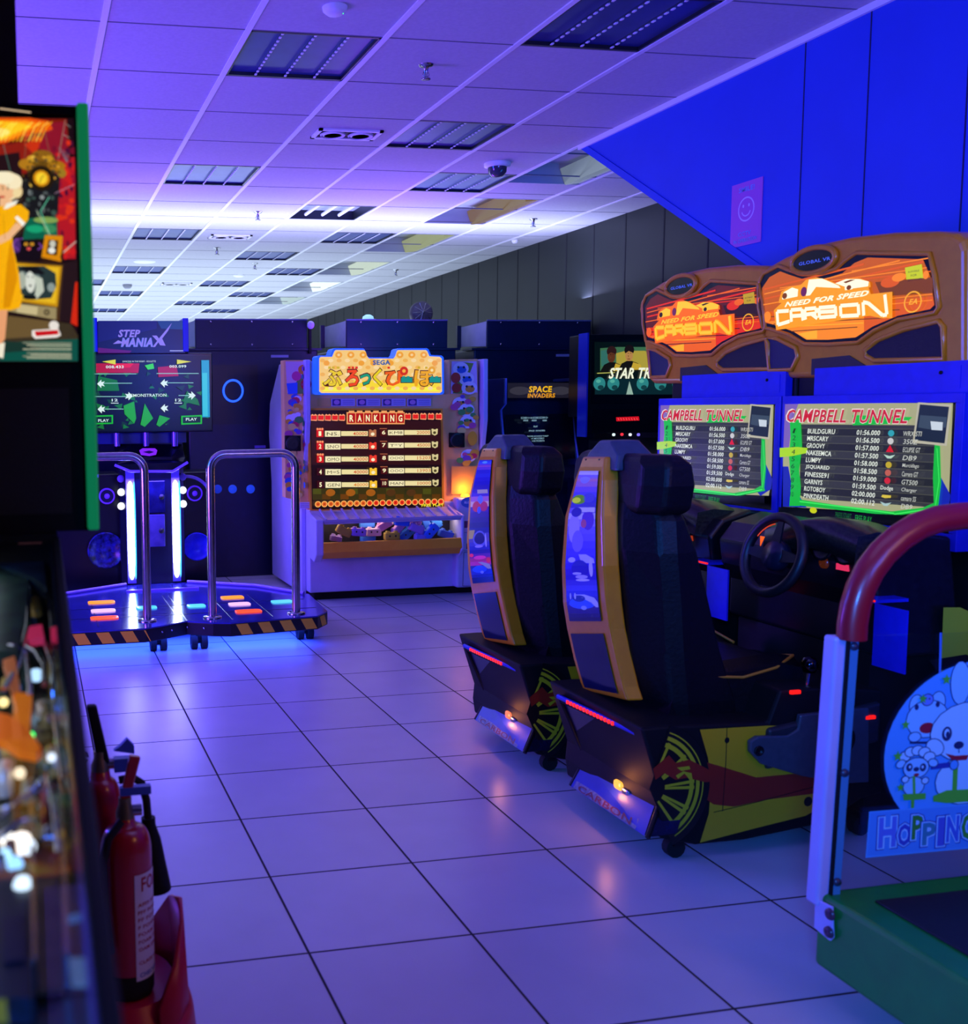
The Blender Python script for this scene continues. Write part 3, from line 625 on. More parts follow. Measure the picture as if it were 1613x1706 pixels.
    ta = [Px(932, 1161, 1.775), Px(976, 1264, 1.87), Px(951, 1309, 1.82), Px(952, 1326, 1.825)]
    tb = [Px(1062, 1222, 1.80), Px(1103, 1322, 1.88), Px(1104, 1332, 1.85), Px(1079, 1396, 1.79)]
    ta = sh(ta); tb = sh(tb)
    L = [Vector((1.775, 3.245+dy, .405)), Vector((1.865, 3.245+dy, .19)), Vector((1.815, 3.245+dy, .10)), Vector((1.805, 3.245+dy, .045))]
    tq = [(1.775, .40), (1.868, .195), (1.815, .085)]
    yl, yr_, yr2 = 3.245+dy, 2.84+dy, 2.765+dy
    b = MB()
    secs = []
    for p, q in ((ta[0], tb[0]), (ta[1], tb[1]), (ta[2], tb[3])):
        secs.append([p, q, q+Vector((.10, 0, 0)), p+Vector((.10, 0, 0))])
    b.loft(secs, noisy('tail_black', '0e1024', '14163a', 30, .25)); 
    # top ledge
    e0, e1 = ta[0], tb[0]
    b.prism([e0, e1, e1+Vector((.16, 0, .0)), e0+Vector((.30, 0, .0))], (0, 0, -.02), blackm)
    tl = b.build('tail', T, bevel=.006)
    b = MB(); b.tube([e0+Vector((-.004, 0, .002)), e1+Vector((-.004, 0, .002))], .009, bluem, 8); b.tube([ta[0], ta[1], ta[2]], .008, black, 8); b.tube([tb[0], tb[1], tb[1].lerp(tb[3], .25)+Vector((0, -.004, 0)), tb[3]], .008, black, 8); b.build('edge_trim', tl)
    for k in range(14):
        t = .14+k*.045; p = e0.lerp(e1, t+.03)+Vector((-.014, 0, .002)); b = MB(); b.rbox(p, (.006, .010, .012), E('ff2818', 1.6)); b.build('tail_light', tl, label='small red light' if k == 0 else None)
    # lower plate and number plate lamp
    def bil(a, bb, cc, dd, s_, t_): return a.lerp(bb, s_).lerp(dd.lerp(cc, s_), t_)
    A, B, C_, D_ = ta[1], tb[1], tb[3], ta[2]
    off = Vector((-.006, 0, 0))
    b = MB(); b.add([bil(A, B, C_, D_, s_, t_)+off for s_, t_ in ((.02, .02), (.98, .02), (.98, .98), (.02, .98))], [(0, 3, 2, 1)], noisy('blue_plate', '1c2a9a', '2434b0', 12, .35)); pt = b.build('lower_plate', tl, label='blue lower panel')
    b = MB(); pm = noisy('plate_print', '5a5a78', '8a88a0', 60, .4)
    b.add([bil(A, B, C_, D_, s_, t_)+off*1.4 for s_, t_ in ((.06, .72), (.88, .72), (.88, .96), (.06, .96))], [(0, 3, 2, 1)], pm)
    vs, fs = glyphs('CARBON', 0, .01); X0_ = min(p[0] for p in vs); X1_ = max(p[0] for p in vs); Y1_ = max(p[1] for p in vs)
    b.add([bil(A, B, C_, D_, .12+.7*(p[0]-X0_)/(X1_-X0_), .93-.17*p[1]/Y1_)+off*1.8 for p in vs], fs, D('7a1c38', .4)); b.build('number_plate', tl, label='worn plate with faded red lettering')
    p = bil(A, B, C_, D_, .56, .22)+off*2; b = MB(); b.rbox(p, (.02, .052, .032), E('ffb040', 1.5) if near else E('ff8050', 1.1), r=.8); lm = b.build('plate_lamp', tl, label='glowing oval lamp')
    l = bpy.data.lights.new('plate_lamp_light', 'POINT'); l.color = (1, .32, .08); l.energy = .3; l.shadow_soft_size = .01; lo = bpy.data.objects.new('plate_lamp_light', l); COL.objects.link(lo); lo.location = p+Vector((-.04, 0, .0))
    b = MB(); b.rbox(p+Vector((.0, -.045, -.006)), (.02, .04, .022), steel, r=.6); b.build('lamp_holder', lm)
    # castors
    for cx_, cy_ in ((1.92, 2.80), (1.95, 3.15), (2.6, 2.82), (2.6, 3.4)):
        b = MB(); b.tube([(cx_-.0, cy_-.014+dy, .032), (cx_, cy_+.014+dy, .032)], .032, rubber, 14); b.box(cx_-.012, cx_+.02, cy_-.02+dy, cy_+.02+dy, .04, .08, black); b.build('castor', T)
    # --- seat
    yc = 3.125+dy
    lv = [(.36, 1.93, .13, 2.02, .255, 2.20), (.46, 1.90, .15, 2.00, .262, 2.18), (.62, 1.865, .155, 1.98, .262, 2.12), (.80, 1.845, .15, 1.965, .26, 2.07), (.94, 1.835, .14, 1.95, .258, 2.03), (1.04, 1.84, .13, 1.95, .245, 1.995), (1.10, 1.85, .12, 1.94, .21, 1.98)]
    secs = []
    for z, xr, wr, xs, wf, xf in lv:
        secs.append([(xr, yc+wr, z), (xr, yc-wr, z), (xs-.05, yc-wf+.02, z), (xs, yc-wf, z), (xf, yc-wf+.012, z), (xf-.02, yc-wf+.09, z), (xf-.07, yc-wf+.12, z), (xf-.07, yc+wf-.12, z), (xf-.02, yc+wf-.09, z), (xf, yc+wf-.012, z), (xs, yc+wf, z), (xs-.05, yc+wf-.02, z)])
    b = MB(); b.loft(secs, vinyl); b.build('backrest', T, bevel=.012, seg=3)
    b = MB()
    secs = []
    for z, gx_, w_, x0_, x1_ in ((1.055, 0, .235, 1.865, 1.985), (1.075, 0, .26, 1.85, 2.0), (1.15, 0, .272, 1.85, 2.005), (1.215, 0, .268, 1.855, 1.995), (1.245, 0, .24, 1.87, 1.97)):
        secs.append([(x0_, yc+w_-.07, z), (x0_, yc-w_+.07, z), (x0_+.05, yc-w_, z), (x1_, yc-w_+.008, z), (x1_-.01, yc-w_+.09, z), (x1_-.05, yc-w_+.13, z), (x1_-.05, yc+w_-.13, z), (x1_-.01, yc+w_-.09, z), (x1_, yc+w_-.008, z), (x0_+.05, yc+w_, z)])
    b.loft(secs, vinyl); b.build('headrest', T, bevel=.015, seg=3)
    b = MB(); b.loft([[(1.83, yc-.10, 1.19), (2.0, yc-.10, 1.19), (2.0, yc+.12, 1.19), (1.83, yc+.12, 1.19)], [(1.845, yc-.085, 1.24), (1.97, yc-.085, 1.24), (1.97, yc+.10, 1.24), (1.845, yc+.10, 1.24)], [(1.855, yc-.02, 1.285), (1.96, yc-.02, 1.285), (1.96, yc+.045, 1.285), (1.855, yc+.045, 1.285)]], noisy('seat_cap_grey', '3a4654', '44505e', 30, .4)); b.build('seat_cap', T, bevel=.008)
    # cushion
    cu = px_pts(lambda x, y, v: Py(x, y, v), [(1165,1090),(1260,1095),(1320,1108),(1325,1130),(1240,1150),(1290,1208),(1100,1215),(1120,1100)], 2.87)
    cs = [(1.98, .575), (2.16, .55), (2.34, .565), (2.42, .55), (2.425, .50), (2.34, .46), (2.30, .37), (1.92, .33)]
    b = MB()
    for k, (a, w_) in enumerate(((0, 1),)):
        secs = [[(x, yc+yy, z+dz) for x, z in cs] for yy, dz in ((-.245, .0), (-.20, .028), (-.13, .0), (.13, .0), (.20, .028), (.245, .0))]
        b.loft(secs, vinyl, True)
    cuo = b.build('seat_cushion', T)
    pip = mat('orange_piping', 'c07818', .5)
    b = MB()
    for s_ in (-1, 1):
        b.tube([(2.10, yc+s_*.248, .54), (2.2, yc+s_*.249, .532), (2.32, yc+s_*.247, .556), (2.41, yc+s_*.21, .582), (2.425, yc+s_*.1, .556)], .005, pip, 6)
    b.build('piping', cuo, label='thin orange piping')
    # orange rear frame following the seat back, art window and dark lower window
    rows = [(761, 971, 1008, 1.815), (778, 965, 1011, 1.80), (800, 956, 1014, 1.795), (860, 941, 1017, 1.785), (943, 935, 1016, 1.78), (1004, 937, 1020, 1.79), (1050, 944, 1026, 1.805), (1100, 956, 1038, 1.825), (1138, 967, 1046, 1.845), (1168, 978, 1052, 1.86)]
    rL = [(971,761), (965,778), (957,800), (941,860), (935,943), (937,1004), (944,1048), (955,1098), (966,1136), (972,1150)]
    rR = [(1008,761), (1006,778), (1005,800), (1003,860), (1005,943), (1010,1004), (1016,1048), (1027,1098), (1038,1145), (1046,1168)]
    XX = [1.825, 1.812, 1.802, 1.788, 1.782, 1.79, 1.803, 1.82, 1.835, 1.845]
    PL = sh([Px(x, y, X) for (x, y), X in zip(rL, XX)]); PR = sh([Px(x, y, X) for (x, y), X in zip(rR, XX)])
    b = MB(); b.loft([[a, r_, r_+Vector((.055, -.006, 0)), a+Vector((.055, .006, 0))] for a, r_ in zip(PL, PR)], orange); fr = b.build('rear_frame', T, bevel=.007, seg=3, label='orange frame around the back panels')
    def strip(name, idx, s0, s1, m, o_=-.004):
        b = MB(); vs = []
        for i, t in idx:
            a = PL[i].lerp(PL[i+1], t); r_ = PR[i].lerp(PR[i+1], t)
            vs += [a.lerp(r_, s0)+Vector((o_, 0, 0)), a.lerp(r_, s1)+Vector((o_, 0, 0))]
        b.add(vs, [(2*k, 2*k+2, 2*k+3, 2*k+1) for k in range(len(idx)-1)], m); return b
    iw = [(1, .3), (2, .2), (2, .7), (3, .0), (3, .5), (4, 0), (4, .5), (5, 0), (5, .7)]
    gl = strip('rear_artwork', iw, .13, .87, D('141048', .12)).build('rear_artwork', T, label='glossy panel printed with street cars')
    b = MB(); cols = [('3838a8', 'c8b8e8', 'b078c0', '20208a'), ('2838a0', 'd04060', '202878', 'c0b0d0')][0 if near else 1]
    M_ = lambda h: mat('art_'+h, h, .15, 0, h, .32)  # faint glow put into the print colours to keep them vivid
    T0, T1_ = 1.3, 5.7
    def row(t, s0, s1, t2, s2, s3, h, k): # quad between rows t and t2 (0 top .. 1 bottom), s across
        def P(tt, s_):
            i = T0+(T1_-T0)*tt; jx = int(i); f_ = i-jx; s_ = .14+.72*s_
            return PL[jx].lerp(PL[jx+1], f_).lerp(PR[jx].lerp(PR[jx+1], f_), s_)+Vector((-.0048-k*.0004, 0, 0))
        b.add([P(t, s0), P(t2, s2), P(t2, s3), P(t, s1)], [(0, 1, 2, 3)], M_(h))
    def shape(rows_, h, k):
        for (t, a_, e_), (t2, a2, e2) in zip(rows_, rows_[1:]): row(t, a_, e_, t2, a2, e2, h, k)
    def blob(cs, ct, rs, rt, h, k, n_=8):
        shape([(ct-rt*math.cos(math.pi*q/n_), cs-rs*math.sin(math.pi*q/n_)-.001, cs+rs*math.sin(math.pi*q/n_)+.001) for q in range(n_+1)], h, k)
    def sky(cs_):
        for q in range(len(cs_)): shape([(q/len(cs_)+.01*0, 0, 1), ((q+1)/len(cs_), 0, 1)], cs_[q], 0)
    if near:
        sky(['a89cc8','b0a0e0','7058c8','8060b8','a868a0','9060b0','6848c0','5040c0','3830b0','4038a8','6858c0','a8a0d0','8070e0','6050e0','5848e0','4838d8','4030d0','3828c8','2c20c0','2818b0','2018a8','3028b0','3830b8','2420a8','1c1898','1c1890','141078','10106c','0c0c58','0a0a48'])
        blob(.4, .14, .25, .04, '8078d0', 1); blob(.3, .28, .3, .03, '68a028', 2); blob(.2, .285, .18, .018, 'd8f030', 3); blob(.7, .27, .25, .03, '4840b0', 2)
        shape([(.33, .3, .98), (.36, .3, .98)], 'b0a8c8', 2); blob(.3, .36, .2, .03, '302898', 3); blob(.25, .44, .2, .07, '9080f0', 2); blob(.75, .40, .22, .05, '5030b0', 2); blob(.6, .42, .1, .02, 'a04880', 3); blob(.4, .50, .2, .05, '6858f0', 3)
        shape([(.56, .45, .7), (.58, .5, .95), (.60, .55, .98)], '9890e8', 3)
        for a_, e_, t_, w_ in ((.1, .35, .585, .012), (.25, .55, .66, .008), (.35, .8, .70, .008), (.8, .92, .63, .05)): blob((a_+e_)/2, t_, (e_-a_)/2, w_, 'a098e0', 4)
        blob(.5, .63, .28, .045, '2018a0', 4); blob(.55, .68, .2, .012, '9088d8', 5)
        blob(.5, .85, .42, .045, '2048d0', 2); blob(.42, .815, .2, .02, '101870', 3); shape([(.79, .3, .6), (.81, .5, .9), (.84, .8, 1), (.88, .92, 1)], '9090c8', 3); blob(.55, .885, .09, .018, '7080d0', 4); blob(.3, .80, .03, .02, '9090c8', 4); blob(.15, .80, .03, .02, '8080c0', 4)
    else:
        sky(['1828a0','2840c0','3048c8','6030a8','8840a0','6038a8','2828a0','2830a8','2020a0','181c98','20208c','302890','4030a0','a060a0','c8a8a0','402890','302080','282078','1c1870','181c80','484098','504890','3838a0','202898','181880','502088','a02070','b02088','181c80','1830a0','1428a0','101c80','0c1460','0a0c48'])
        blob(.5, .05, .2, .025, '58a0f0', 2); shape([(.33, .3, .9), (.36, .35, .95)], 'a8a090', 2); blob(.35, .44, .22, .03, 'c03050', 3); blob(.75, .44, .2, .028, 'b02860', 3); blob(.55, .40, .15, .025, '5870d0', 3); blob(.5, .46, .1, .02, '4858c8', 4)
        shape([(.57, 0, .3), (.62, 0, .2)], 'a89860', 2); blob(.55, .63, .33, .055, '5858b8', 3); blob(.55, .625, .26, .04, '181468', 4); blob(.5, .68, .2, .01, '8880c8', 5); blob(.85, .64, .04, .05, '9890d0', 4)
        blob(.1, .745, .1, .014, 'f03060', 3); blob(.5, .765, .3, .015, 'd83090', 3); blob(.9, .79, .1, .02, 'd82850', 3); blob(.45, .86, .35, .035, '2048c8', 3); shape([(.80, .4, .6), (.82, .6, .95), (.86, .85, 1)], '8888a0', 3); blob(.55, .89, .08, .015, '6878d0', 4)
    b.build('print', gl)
    strip('rear_panel', [(6, .15), (6, .9), (7, .5), (8, .1), (8, .55)], .10, .86, noisy('rear_window_dark', '0c1030', '141840', 20, .15)).build('rear_panel', T, label='dark lower back panel')
    b = MB()
    for s_ in (.2, .8): p = PL[0].lerp(PR[0], s_)+Vector((-.002, 0, -.012)); b.lathe([(.006, 0), (.006, .002), (0, .003)], p, blackm, axis=(-1, 0, 0), seg=8)
    b.build('screw', fr)
    return T
racing(0, 'right of the empty tiled floor', True)
racing(.8, 'behind its near twin', False)
# ================================================================ block prize machine
def prize():
    Y0 = 7.24
    T = thing('prize_machine', 'white and cream prize game with big ranking screen and a tray of toy blocks', 'arcade machine', (2.6, 7.8, 0))
    cream = noisy('cream_plastic', 'f2b870', 'f6c07c', 12, .4); yel = noisy('yellow_plastic', 'f0a020', 'f4aa2c', 12, .4)
    XL, XR = 1.955, 3.27
    # body
    b = MB(); b.box(XL, XR, Y0, 8.3, .06, .70, white); b.box(XL+.04, XR-.02, Y0+.04, 8.25, 0.0, .06, blackm); b.build('lower_body', T, bevel=.008)
    b = MB(); b.box(XL+.03, XR, Y0+.12, 8.2, .70, 1.74, white); b.build('upper_body', T, bevel=.006)
    sp = [Px(x, y, XL) for x, y in [(471,598),(459,607),(441,695),(441,762),(448,854),(449,979),(482,992),(486,860),(488,700),(480,620)]]
    sp = [Vector((XL, max(p.y, 7.16), p.z)) for p in sp]
    prof = [(7.20, 1.745), (8.0, 1.745), (8.33, 1.45), (8.38, 1.2), (8.3, .8), (8.3, .04), (7.34, .04), (7.34, .75), (7.26, .95), (7.19, 1.3)]
    for x in (XL-.035, XR):
        b = MB(); b.prism([(x, y, z) for y, z in prof], (.035, 0, 0), white); s = b.build('side_panel', T, bevel=.005)
        if x < 2:
            c = Cv('X', XL-.036)
            random.seed(2)
            for k in range(46):
                z = .85+k*.0185; uu = random.uniform(-7.36, -7.24) if z < 1.25 else random.uniform(-7.33, -7.23); r = random.uniform(.012, .03)
                c.uv([(uu+r*math.cos(t), z+r*.8*math.sin(t)) for t in [q*math.pi/4 for q in range(8)]], D(random.choice(['3090e0', 'e03060', 'f0c030', 'f8f0f0', '30a060', '8040c0', 'e06090'])))
            c.mb.build('sticker_strip', s, label='strip of bright printed stickers')
    def cp(pts): return [(430+x/3.28, 500+y/3.28) for x, y in pts]
    def P3(x, y, Y): return Py(430+x/3.28, 500+y/3.28, Y)
    def plate(name, pts, m, Y, d, parent=T, bevel=.003, label=None):
        b = MB(); b.prism([P3(x, y, Y) for x, y in pts], (0, d, 0), m); return b.build(name, parent, bevel=bevel, label=label)
    # front surround: cream frame with two printed sticker columns
    plate('front_frame', [(140,328),(290,328),(290,515),(1045,515),(1045,325),(1200,322),(1205,700),(1210,1080),(1010,1160),(290,1160),(225,1100),(150,1080)], cream, Y0+.02, .1)
    c = Cv('Y', Y0+.0185)
    random.seed(5)
    def col(x0, x1, y0, y1, n, cols):
        for k in range(n):
            x = random.uniform(x0, x1); y = y0+(y1-y0)*(k+.5)/n; r = random.uniform(4, 9)
            px_, py_ = cp([(x, y)])[0]; c.ell(px_, py_, r*.9, r*.7, D(random.choice(cols)), n=10)
    cols = ['2a60c8', 'd03050', 'e8b030', 'e8e0e8', '50a048', 'c85090', '7048b0', 'f0d870']
    c.poly(cp([(150,335),(285,335),(285,512),(160,512)]), D('e0b8c8')); c.poly(cp([(160,512),(285,345),(285,512)]), D('6a9a40'))
    c.ell(*cp([(210,415)])[0], 8, 8, D('e0408a')); c.ell(*cp([(245,380)])[0], 8, 8, D('e89830')); c.ell(*cp([(262,460)])[0], 9, 10, D('c82020')); c.poly(cp([(155,455),(215,450),(215,510),(165,515)]), D('2f68d8')); c.ell(*cp([(262,465)])[0], 3, 3, D('301010'))
    col(165, 225, 525, 735, 22, cols); col(160, 225, 830, 1070, 22, cols)
    c.poly(cp([(1055,335),(1190,335),(1195,505),(1050,512)]), D('d8b8e0')); c.poly(cp([(1120,340),(1060,510),(1110,510),(1175,345)]), D('7aa030'))
    for (x, y) in ((1105,375),(1135,430),(1150,480),(1100,565),(1135,600),(1140,665),(1145,850)):
        c.ell(*cp([(x, y)])[0], 13, 11, D('e8e0f0')); c.ell(*cp([(x+4, y+6)])[0], 8, 6, D(random.choice(['d05030', 'e8a030', '3060c8'])), n=10); c.ell(*cp([(x-14, y-8)])[0], 2, 2, D('201828')); c.ell(*cp([(x+16, y-8)])[0], 2, 2, D('201828'))
    c.ell(*cp([(1075,425)])[0], 8, 9, D('c82818')); c.ell(*cp([(1080,480)])[0], 8, 8, D('b82010'))
    col(1060, 1190, 520, 720, 14, cols); col(1060, 1180, 830, 895, 8, cols); c.ell(*cp([(1165,755)])[0], 8, 12, D('e8b020')); 
    c.rect(*cp([(1050,905)])[0], *cp([(1200,1060)])[0], D('d8a048'))
    c.mb.build('cartoon_print', T, label='bright printed cartoon columns')
    for pts in ([(150,740),(235,740),(235,825),(150,825)], [(1050,725),(1130,725),(1130,805),(1050,805)]):
        s = plate('speaker', pts, blackm, Y0-.005, .03)
        q = P3(sum(p[0] for p in pts)/4, sum(p[1] for p in pts)/4, Y0-.006); b = MB(); b.lathe([(.055, 0), (.05, .006), (.03, -.002), (0, .002)], q, D('141418', .4), axis=(0, -1, 0), seg=20); b.build('cone', s)
    # instruction cards
    c = Cv('Y', Y0+.0175); x = 325
    for k in range(5):
        w_ = 70 if k == 0 else 130; x0 = 325 if k == 0 else 400+(k-1)*138; c.rect(*cp([(x0, 537)])[0], *cp([(x0+w_, 580)])[0], D('c0b0d8' if k else 'e8b860'))
        if k: c.rect(*cp([(x0+6, 541)])[0], *cp([(x0+52, 576)])[0], D('50307a')); c.ell(*cp([(x0+30, 558)])[0], 5, 4, D('d890c0')); [c.line(cp([(x0+62, yy), (x0+122, yy)]), 1, D('8878b0')) for yy in (548, 558, 568)]
    c.mb.build('instruction_card', T, label='row of small instruction cards')
    # sign
    so = [(322,312),(330,303),(395,303),(408,270),(416,263),(575,263),(584,270),(594,300),(604,313),(742,313),(752,300),(762,268),(770,263),(925,263),(934,270),(946,300),(1005,303),(1016,314),(1018,506),(1006,516),(335,516),(322,506)]
    YS = Y0-.10
    sgn = plate('sign', so, mat('blue_sign_edge', '1c58e8', .3, 0, '2060ff', .8), YS, .13, bevel=.004, label='lit title sign with stepped blue outline')
    cx_, cy_ = 670, 400
    si = [(cx_+(x-cx_)*.965, cy_+(y-cy_)*.93) for x, y in so]
    c = Cv('Y', YS-.001)
    c.poly(cp(si), E('f4c878')); c.poly(cp([(346,440),(994,440),(992,500),(348,500)]), E('f8d838')); c.poly(cp([(352,478),(990,478),(990,498),(352,498)]), E('f8f048'))
    for k in range(15):
        for j in range(5):
            x, y = 352+k*45+(j % 2)*22, 330+j*38
            if x < 985: c.ell(*cp([(x, y)])[0], 4.5, 3.2, E('f8d8a0' if (k+j) % 2 else 'f0b050'), n=8)
    for x in (437, 503, 570, 770, 835, 900): c.ell(*cp([(x, 300)])[0], 6, 5.5, E('f0a030'), n=12); c.ell(*cp([(x, 300)])[0], 2.5, 2.2, E('f8d090'), n=8)
    for x in (370, 560, 625, 720, 960): c.ell(*cp([(x, 345)])[0], 5, 4.5, E('f0a030'), n=12)
    def cap(t, x0, y0, x1, y1, m, wt=.02): c.text(t, *cp([(x0, y1)])[0], *cp([(x1, y0)])[0], m, 0, wt)
    cap('SEGA', 622, 328, 718, 355, E('2858a8'), .04)
    chs = [('ぶ', 352, 380, 456, 470, 'e8c818'), ('ろ', 472, 380, 545, 472, 'f04818'), ('っ', 552, 402, 610, 466, '189878'), ('く', 622, 374, 672, 470, 'e8d018'), ('ぴ', 688, 378, 806, 470, 'f06018'), ('ぽ', 846, 372, 958, 472, 'f0a818')]
    for t, x0, y0, x1, y1, cc in chs: cap(t, x0-5, y0-6, x1+5, y1+5, E('5a2010'), .055)
    for t, x0, y0, x1, y1, cc in chs: cap(t, x0, y0, x1, y1, E(cc), .03)
    for x0, y0, x1, y1 in ((776, 424, 836, 450), (930, 424, 990, 450)):
        c.poly(cp([(x0-4, y0-4), (x1+4, y0-4), (x1+4, y1+4), (x0-4, y1+4)]), E('4a2818')); c.poly(cp([(x0, y0), (x1, y0), (x1, y1), (x0, y1)]), E('18908a'))
        for q in (x0+6, x0+30): c.poly(cp([(q, y0-8), (q+16, y0-8), (q+16, y0), (q, y0)]), E('18908a'))
    for (x, cc) in ((378,'d0b018'),(398,'d0b018'),(425,'d0b018'),(485,'e03010'),(505,'e03010'),(525,'e03010'),(700,'e03818'),(865,'d0a818'),(905,'d0a818')): c.poly(cp([(x,364),(x+14,364),(x+14,376),(x,376)]), E(cc))
    c.ell(*cp([(790,388)])[0], 7, 7.5, E('d03018'), n=14); c.ell(*cp([(790,388)])[0], 3, 3, E('f8b040'), n=10); c.ell(*cp([(942,384)])[0], 6, 6.5, E('e8a018'), n=14); c.ell(*cp([(942,384)])[0], 2.5, 2.5, E('f8e0a0'), n=10)
    c.mb.build('sign_face', sgn)
    # screen surround and screen
    plate('screen_surround', [(268,590),(1010,592),(1020,1150),(285,1150)], yel, Y0-.02, .05)
    scr = plate('screen', [(284,602),(998,602),(1006,1138),(297,1142)], D('08040c', .15), Y0-.026, .01, bevel=0)
    c = Cv('Y', Y0-.0268); r1 = E('c81818'); ob = E('ffd080'); wt_ = E('fff4c0'); dk = E('1c0810'); dk2 = E('301014'); 
    c.poly(cp([(286,604),(996,604),(1004,1136),(299,1140)]), dk); c.poly(cp([(290,660),(998,660),(1002,900),(294,900)]), dk2)
    c.poly(cp([(296,1030),(1003,1020),(1004,1090),(298,1092)]), E('38300c'))
    for k in range(14): c.poly(cp([(300+k*50,1030+(k%2)*30),(345+k*50,1030+(k%2)*30),(345+k*50,1060+(k%2)*28),(300+k*50,1060+(k%2)*28)]), E(['4a4a10','583408','2c2c10','6a3a08'][k%4]))
    for k in range(5): c.ell(*cp([(395+k*110,1052)])[0], 8, 6, E('a05810' if k < 3 else '503010'), n=12)
    for k in range(10):
        xx = 288+k*38 if k < 5 else 800+(k-5)*42
        yy = 628 if k < 5 else 622
        c.poly(cp([(xx,yy),(xx+8,yy-6),(xx+16,yy),(xx+24,yy-6),(xx+34,yy),(xx+34,yy+28),(xx+30,yy+32),(xx,yy+30)]), E('ffa070')); c.poly(cp([(xx+2,yy+3),(xx+32,yy+3),(xx+31,yy+26),(xx+2,yy+26)]), E('e02020'))
    for k, ch in enumerate('RANKING'):
        x0 = 488+k*44.3; c.poly(cp([(x0-6,612),(x0+44,612),(x0+44,678),(x0-6,678)]), E('f0a060'))
        c.poly(cp([(x0+6,604),(x0+36,604),(x0+36,614),(x0+6,614)]), E('f0a060'))
    for k, ch in enumerate('RANKING'):
        x0 = 488+k*44.3; c.poly(cp([(x0,618),(x0+40,618),(x0+40,671),(x0,671)]), E('b01010')); 
        w_ = 8 if ch == 'I' else 22
        cap(ch, x0+20-w_/2, 627, x0+20+w_/2, 664, wt_, .03)
    L_ = [('1', 'NS.', '40000'), ('2', 'SNO', '40000'), ('3', 'OMO', '40000'), ('4', 'M=S', '40000'), ('5', 'GEN', '40000')]
    R_ = [('6', 'KM8', '20000'), ('7', 'T*Y', '45000'), ('8', 'OOO', '15203'), ('9', 'OOO', '13903'), ('10', 'MAN', '10000')]
    for i in range(5):
        yl = 728+i*69.5; yr = 722+i*69
        # left column
        c.poly(cp([(316,yl-20),(354,yl-20),(354,yl+20),(316,yl+20)]), E('d01818' if i < 3 else '3a0a10')); cap(L_[i][0], 328, yl-12, 342, yl+14, wt_, .03)
        if i < 3:
            for q in range(3): c.ell(*cp([(322+q*13,yl-24)])[0], 2, 2, E('ff9060'), n=8)
        c.poly(cp([(362,yl-14),(446,yl-14),(446,yl+18),(362,yl+18)]), E('f4e8b8')); cap(L_[i][1], 372, yl-7, 438, yl+12, E('3a2c10'), 0)
        c.poly(cp([(450,yl-12),(596,yl-12),(596,yl+14),(450,yl+14)]), E('ecdca0')); cap(L_[i][2], 515, yl-9, 592, yl+11, E('d04818' if i < 4 else 'e08020'), .01)
        hc = E('e83828' if i in (1, 2) else ('f8c030' if i > 2 else 'b87048')); c.poly(cp([(602,yl-20),(612,yl-22),(618,yl-16),(626,yl-16),(632,yl-22),(642,yl-20),(642,yl+18),(602,yl+18)]), hc); c.ell(*cp([(622,yl+4)])[0], 3.2, 2.8, E('f8e8c0'), n=10)
        # right column
        c.poly(cp([(664,yr-16),(698,yr-16),(698,yr+20),(664,yr+20)]), E('4a1010')); cap(R_[i][0], 672, yr-10, 692, yr+12, wt_, .02)
        c.poly(cp([(660,yr-22),(700,yr-22),(700,yr-18),(660,yr-18)]), E('b06040'))
        c.poly(cp([(706,yr-12),(790,yr-12),(790,yr+16),(706,yr+16)]), E('f4e8b8')); cap(R_[i][1], 714, yr-6, 784, yr+10, E('3a2c10'), 0)
        c.poly(cp([(794,yr-12),(936,yr-12),(936,yr+14),(794,yr+14)]), E('ecdca0')); cap(R_[i][2], 862, yr-9, 934, yr+10, E('c86830'), .01)
        c.poly(cp([(942,yr-18),(950,yr-20),(956,yr-15),(964,yr-15),(970,yr-20),(977,yr-18),(975,yr+10),(960,yr+18),(945,yr+10)]), E('d8c890')); c.ell(*cp([(959,yr+2)])[0], 2.6, 2.4, E('4a4020'), n=8)
    for k in range(20):
        x = 320+k*35; y = 1113-k*.8
        c.ell(*cp([(x, y)])[0], 5.2, 5.2, E('ffb860'), n=14); c.ell(*cp([(x, y)])[0], 3.7, 3.9, E('e83018' if k > 7 else 'e06020'), n=12); c.ell(*cp([(x, y)])[0], 1.2, 1.2, E('801008'), n=6)
    cap('FREE PLAY', 880, 1108, 1000, 1126, E('f0e020'), .03)
    c.mb.build('screen_image', scr)
    # dispensing ledge and tray box
    b = MB(); YF = Y0-.22
    a1, a2 = P3(300, 1130, Y0-.03), P3(1015, 1128, Y0-.03); 
    b1, b2 = P3(362, 1178, YF), P3(1110, 1160, YF)
    z_led0, z_led1 = .665, .60
    x0, x1 = P3(362, 1300, YF).x, P3(1108, 1300, YF).x
    b.prism([(x0-.06, Y0-.02, .665), (x1+.02, Y0-.02, .665), (x1+.02, YF+.0, .605), (x0-.06, YF, .605)], (0, 0, -.022), noisy('pale_ledge', 'c8c0d8', 'd4cce0', 20, .25)); lg = b.build('ledge', T, bevel=.004)
    b = MB(); nn = 13
    for k in range(nn):
        xx = x0+.02+(x1-x0-.04)*k/(nn-1); b.prism([(xx-.006, Y0-.03, .668), (xx+.006, Y0-.03, .668), (xx+.006, YF+.02, .612), (xx-.006, YF+.02, .612)], (0, 0, .01), white)
    b.build('ledge_rib', lg)
    # side cheeks
    zt, zb = .60, .24
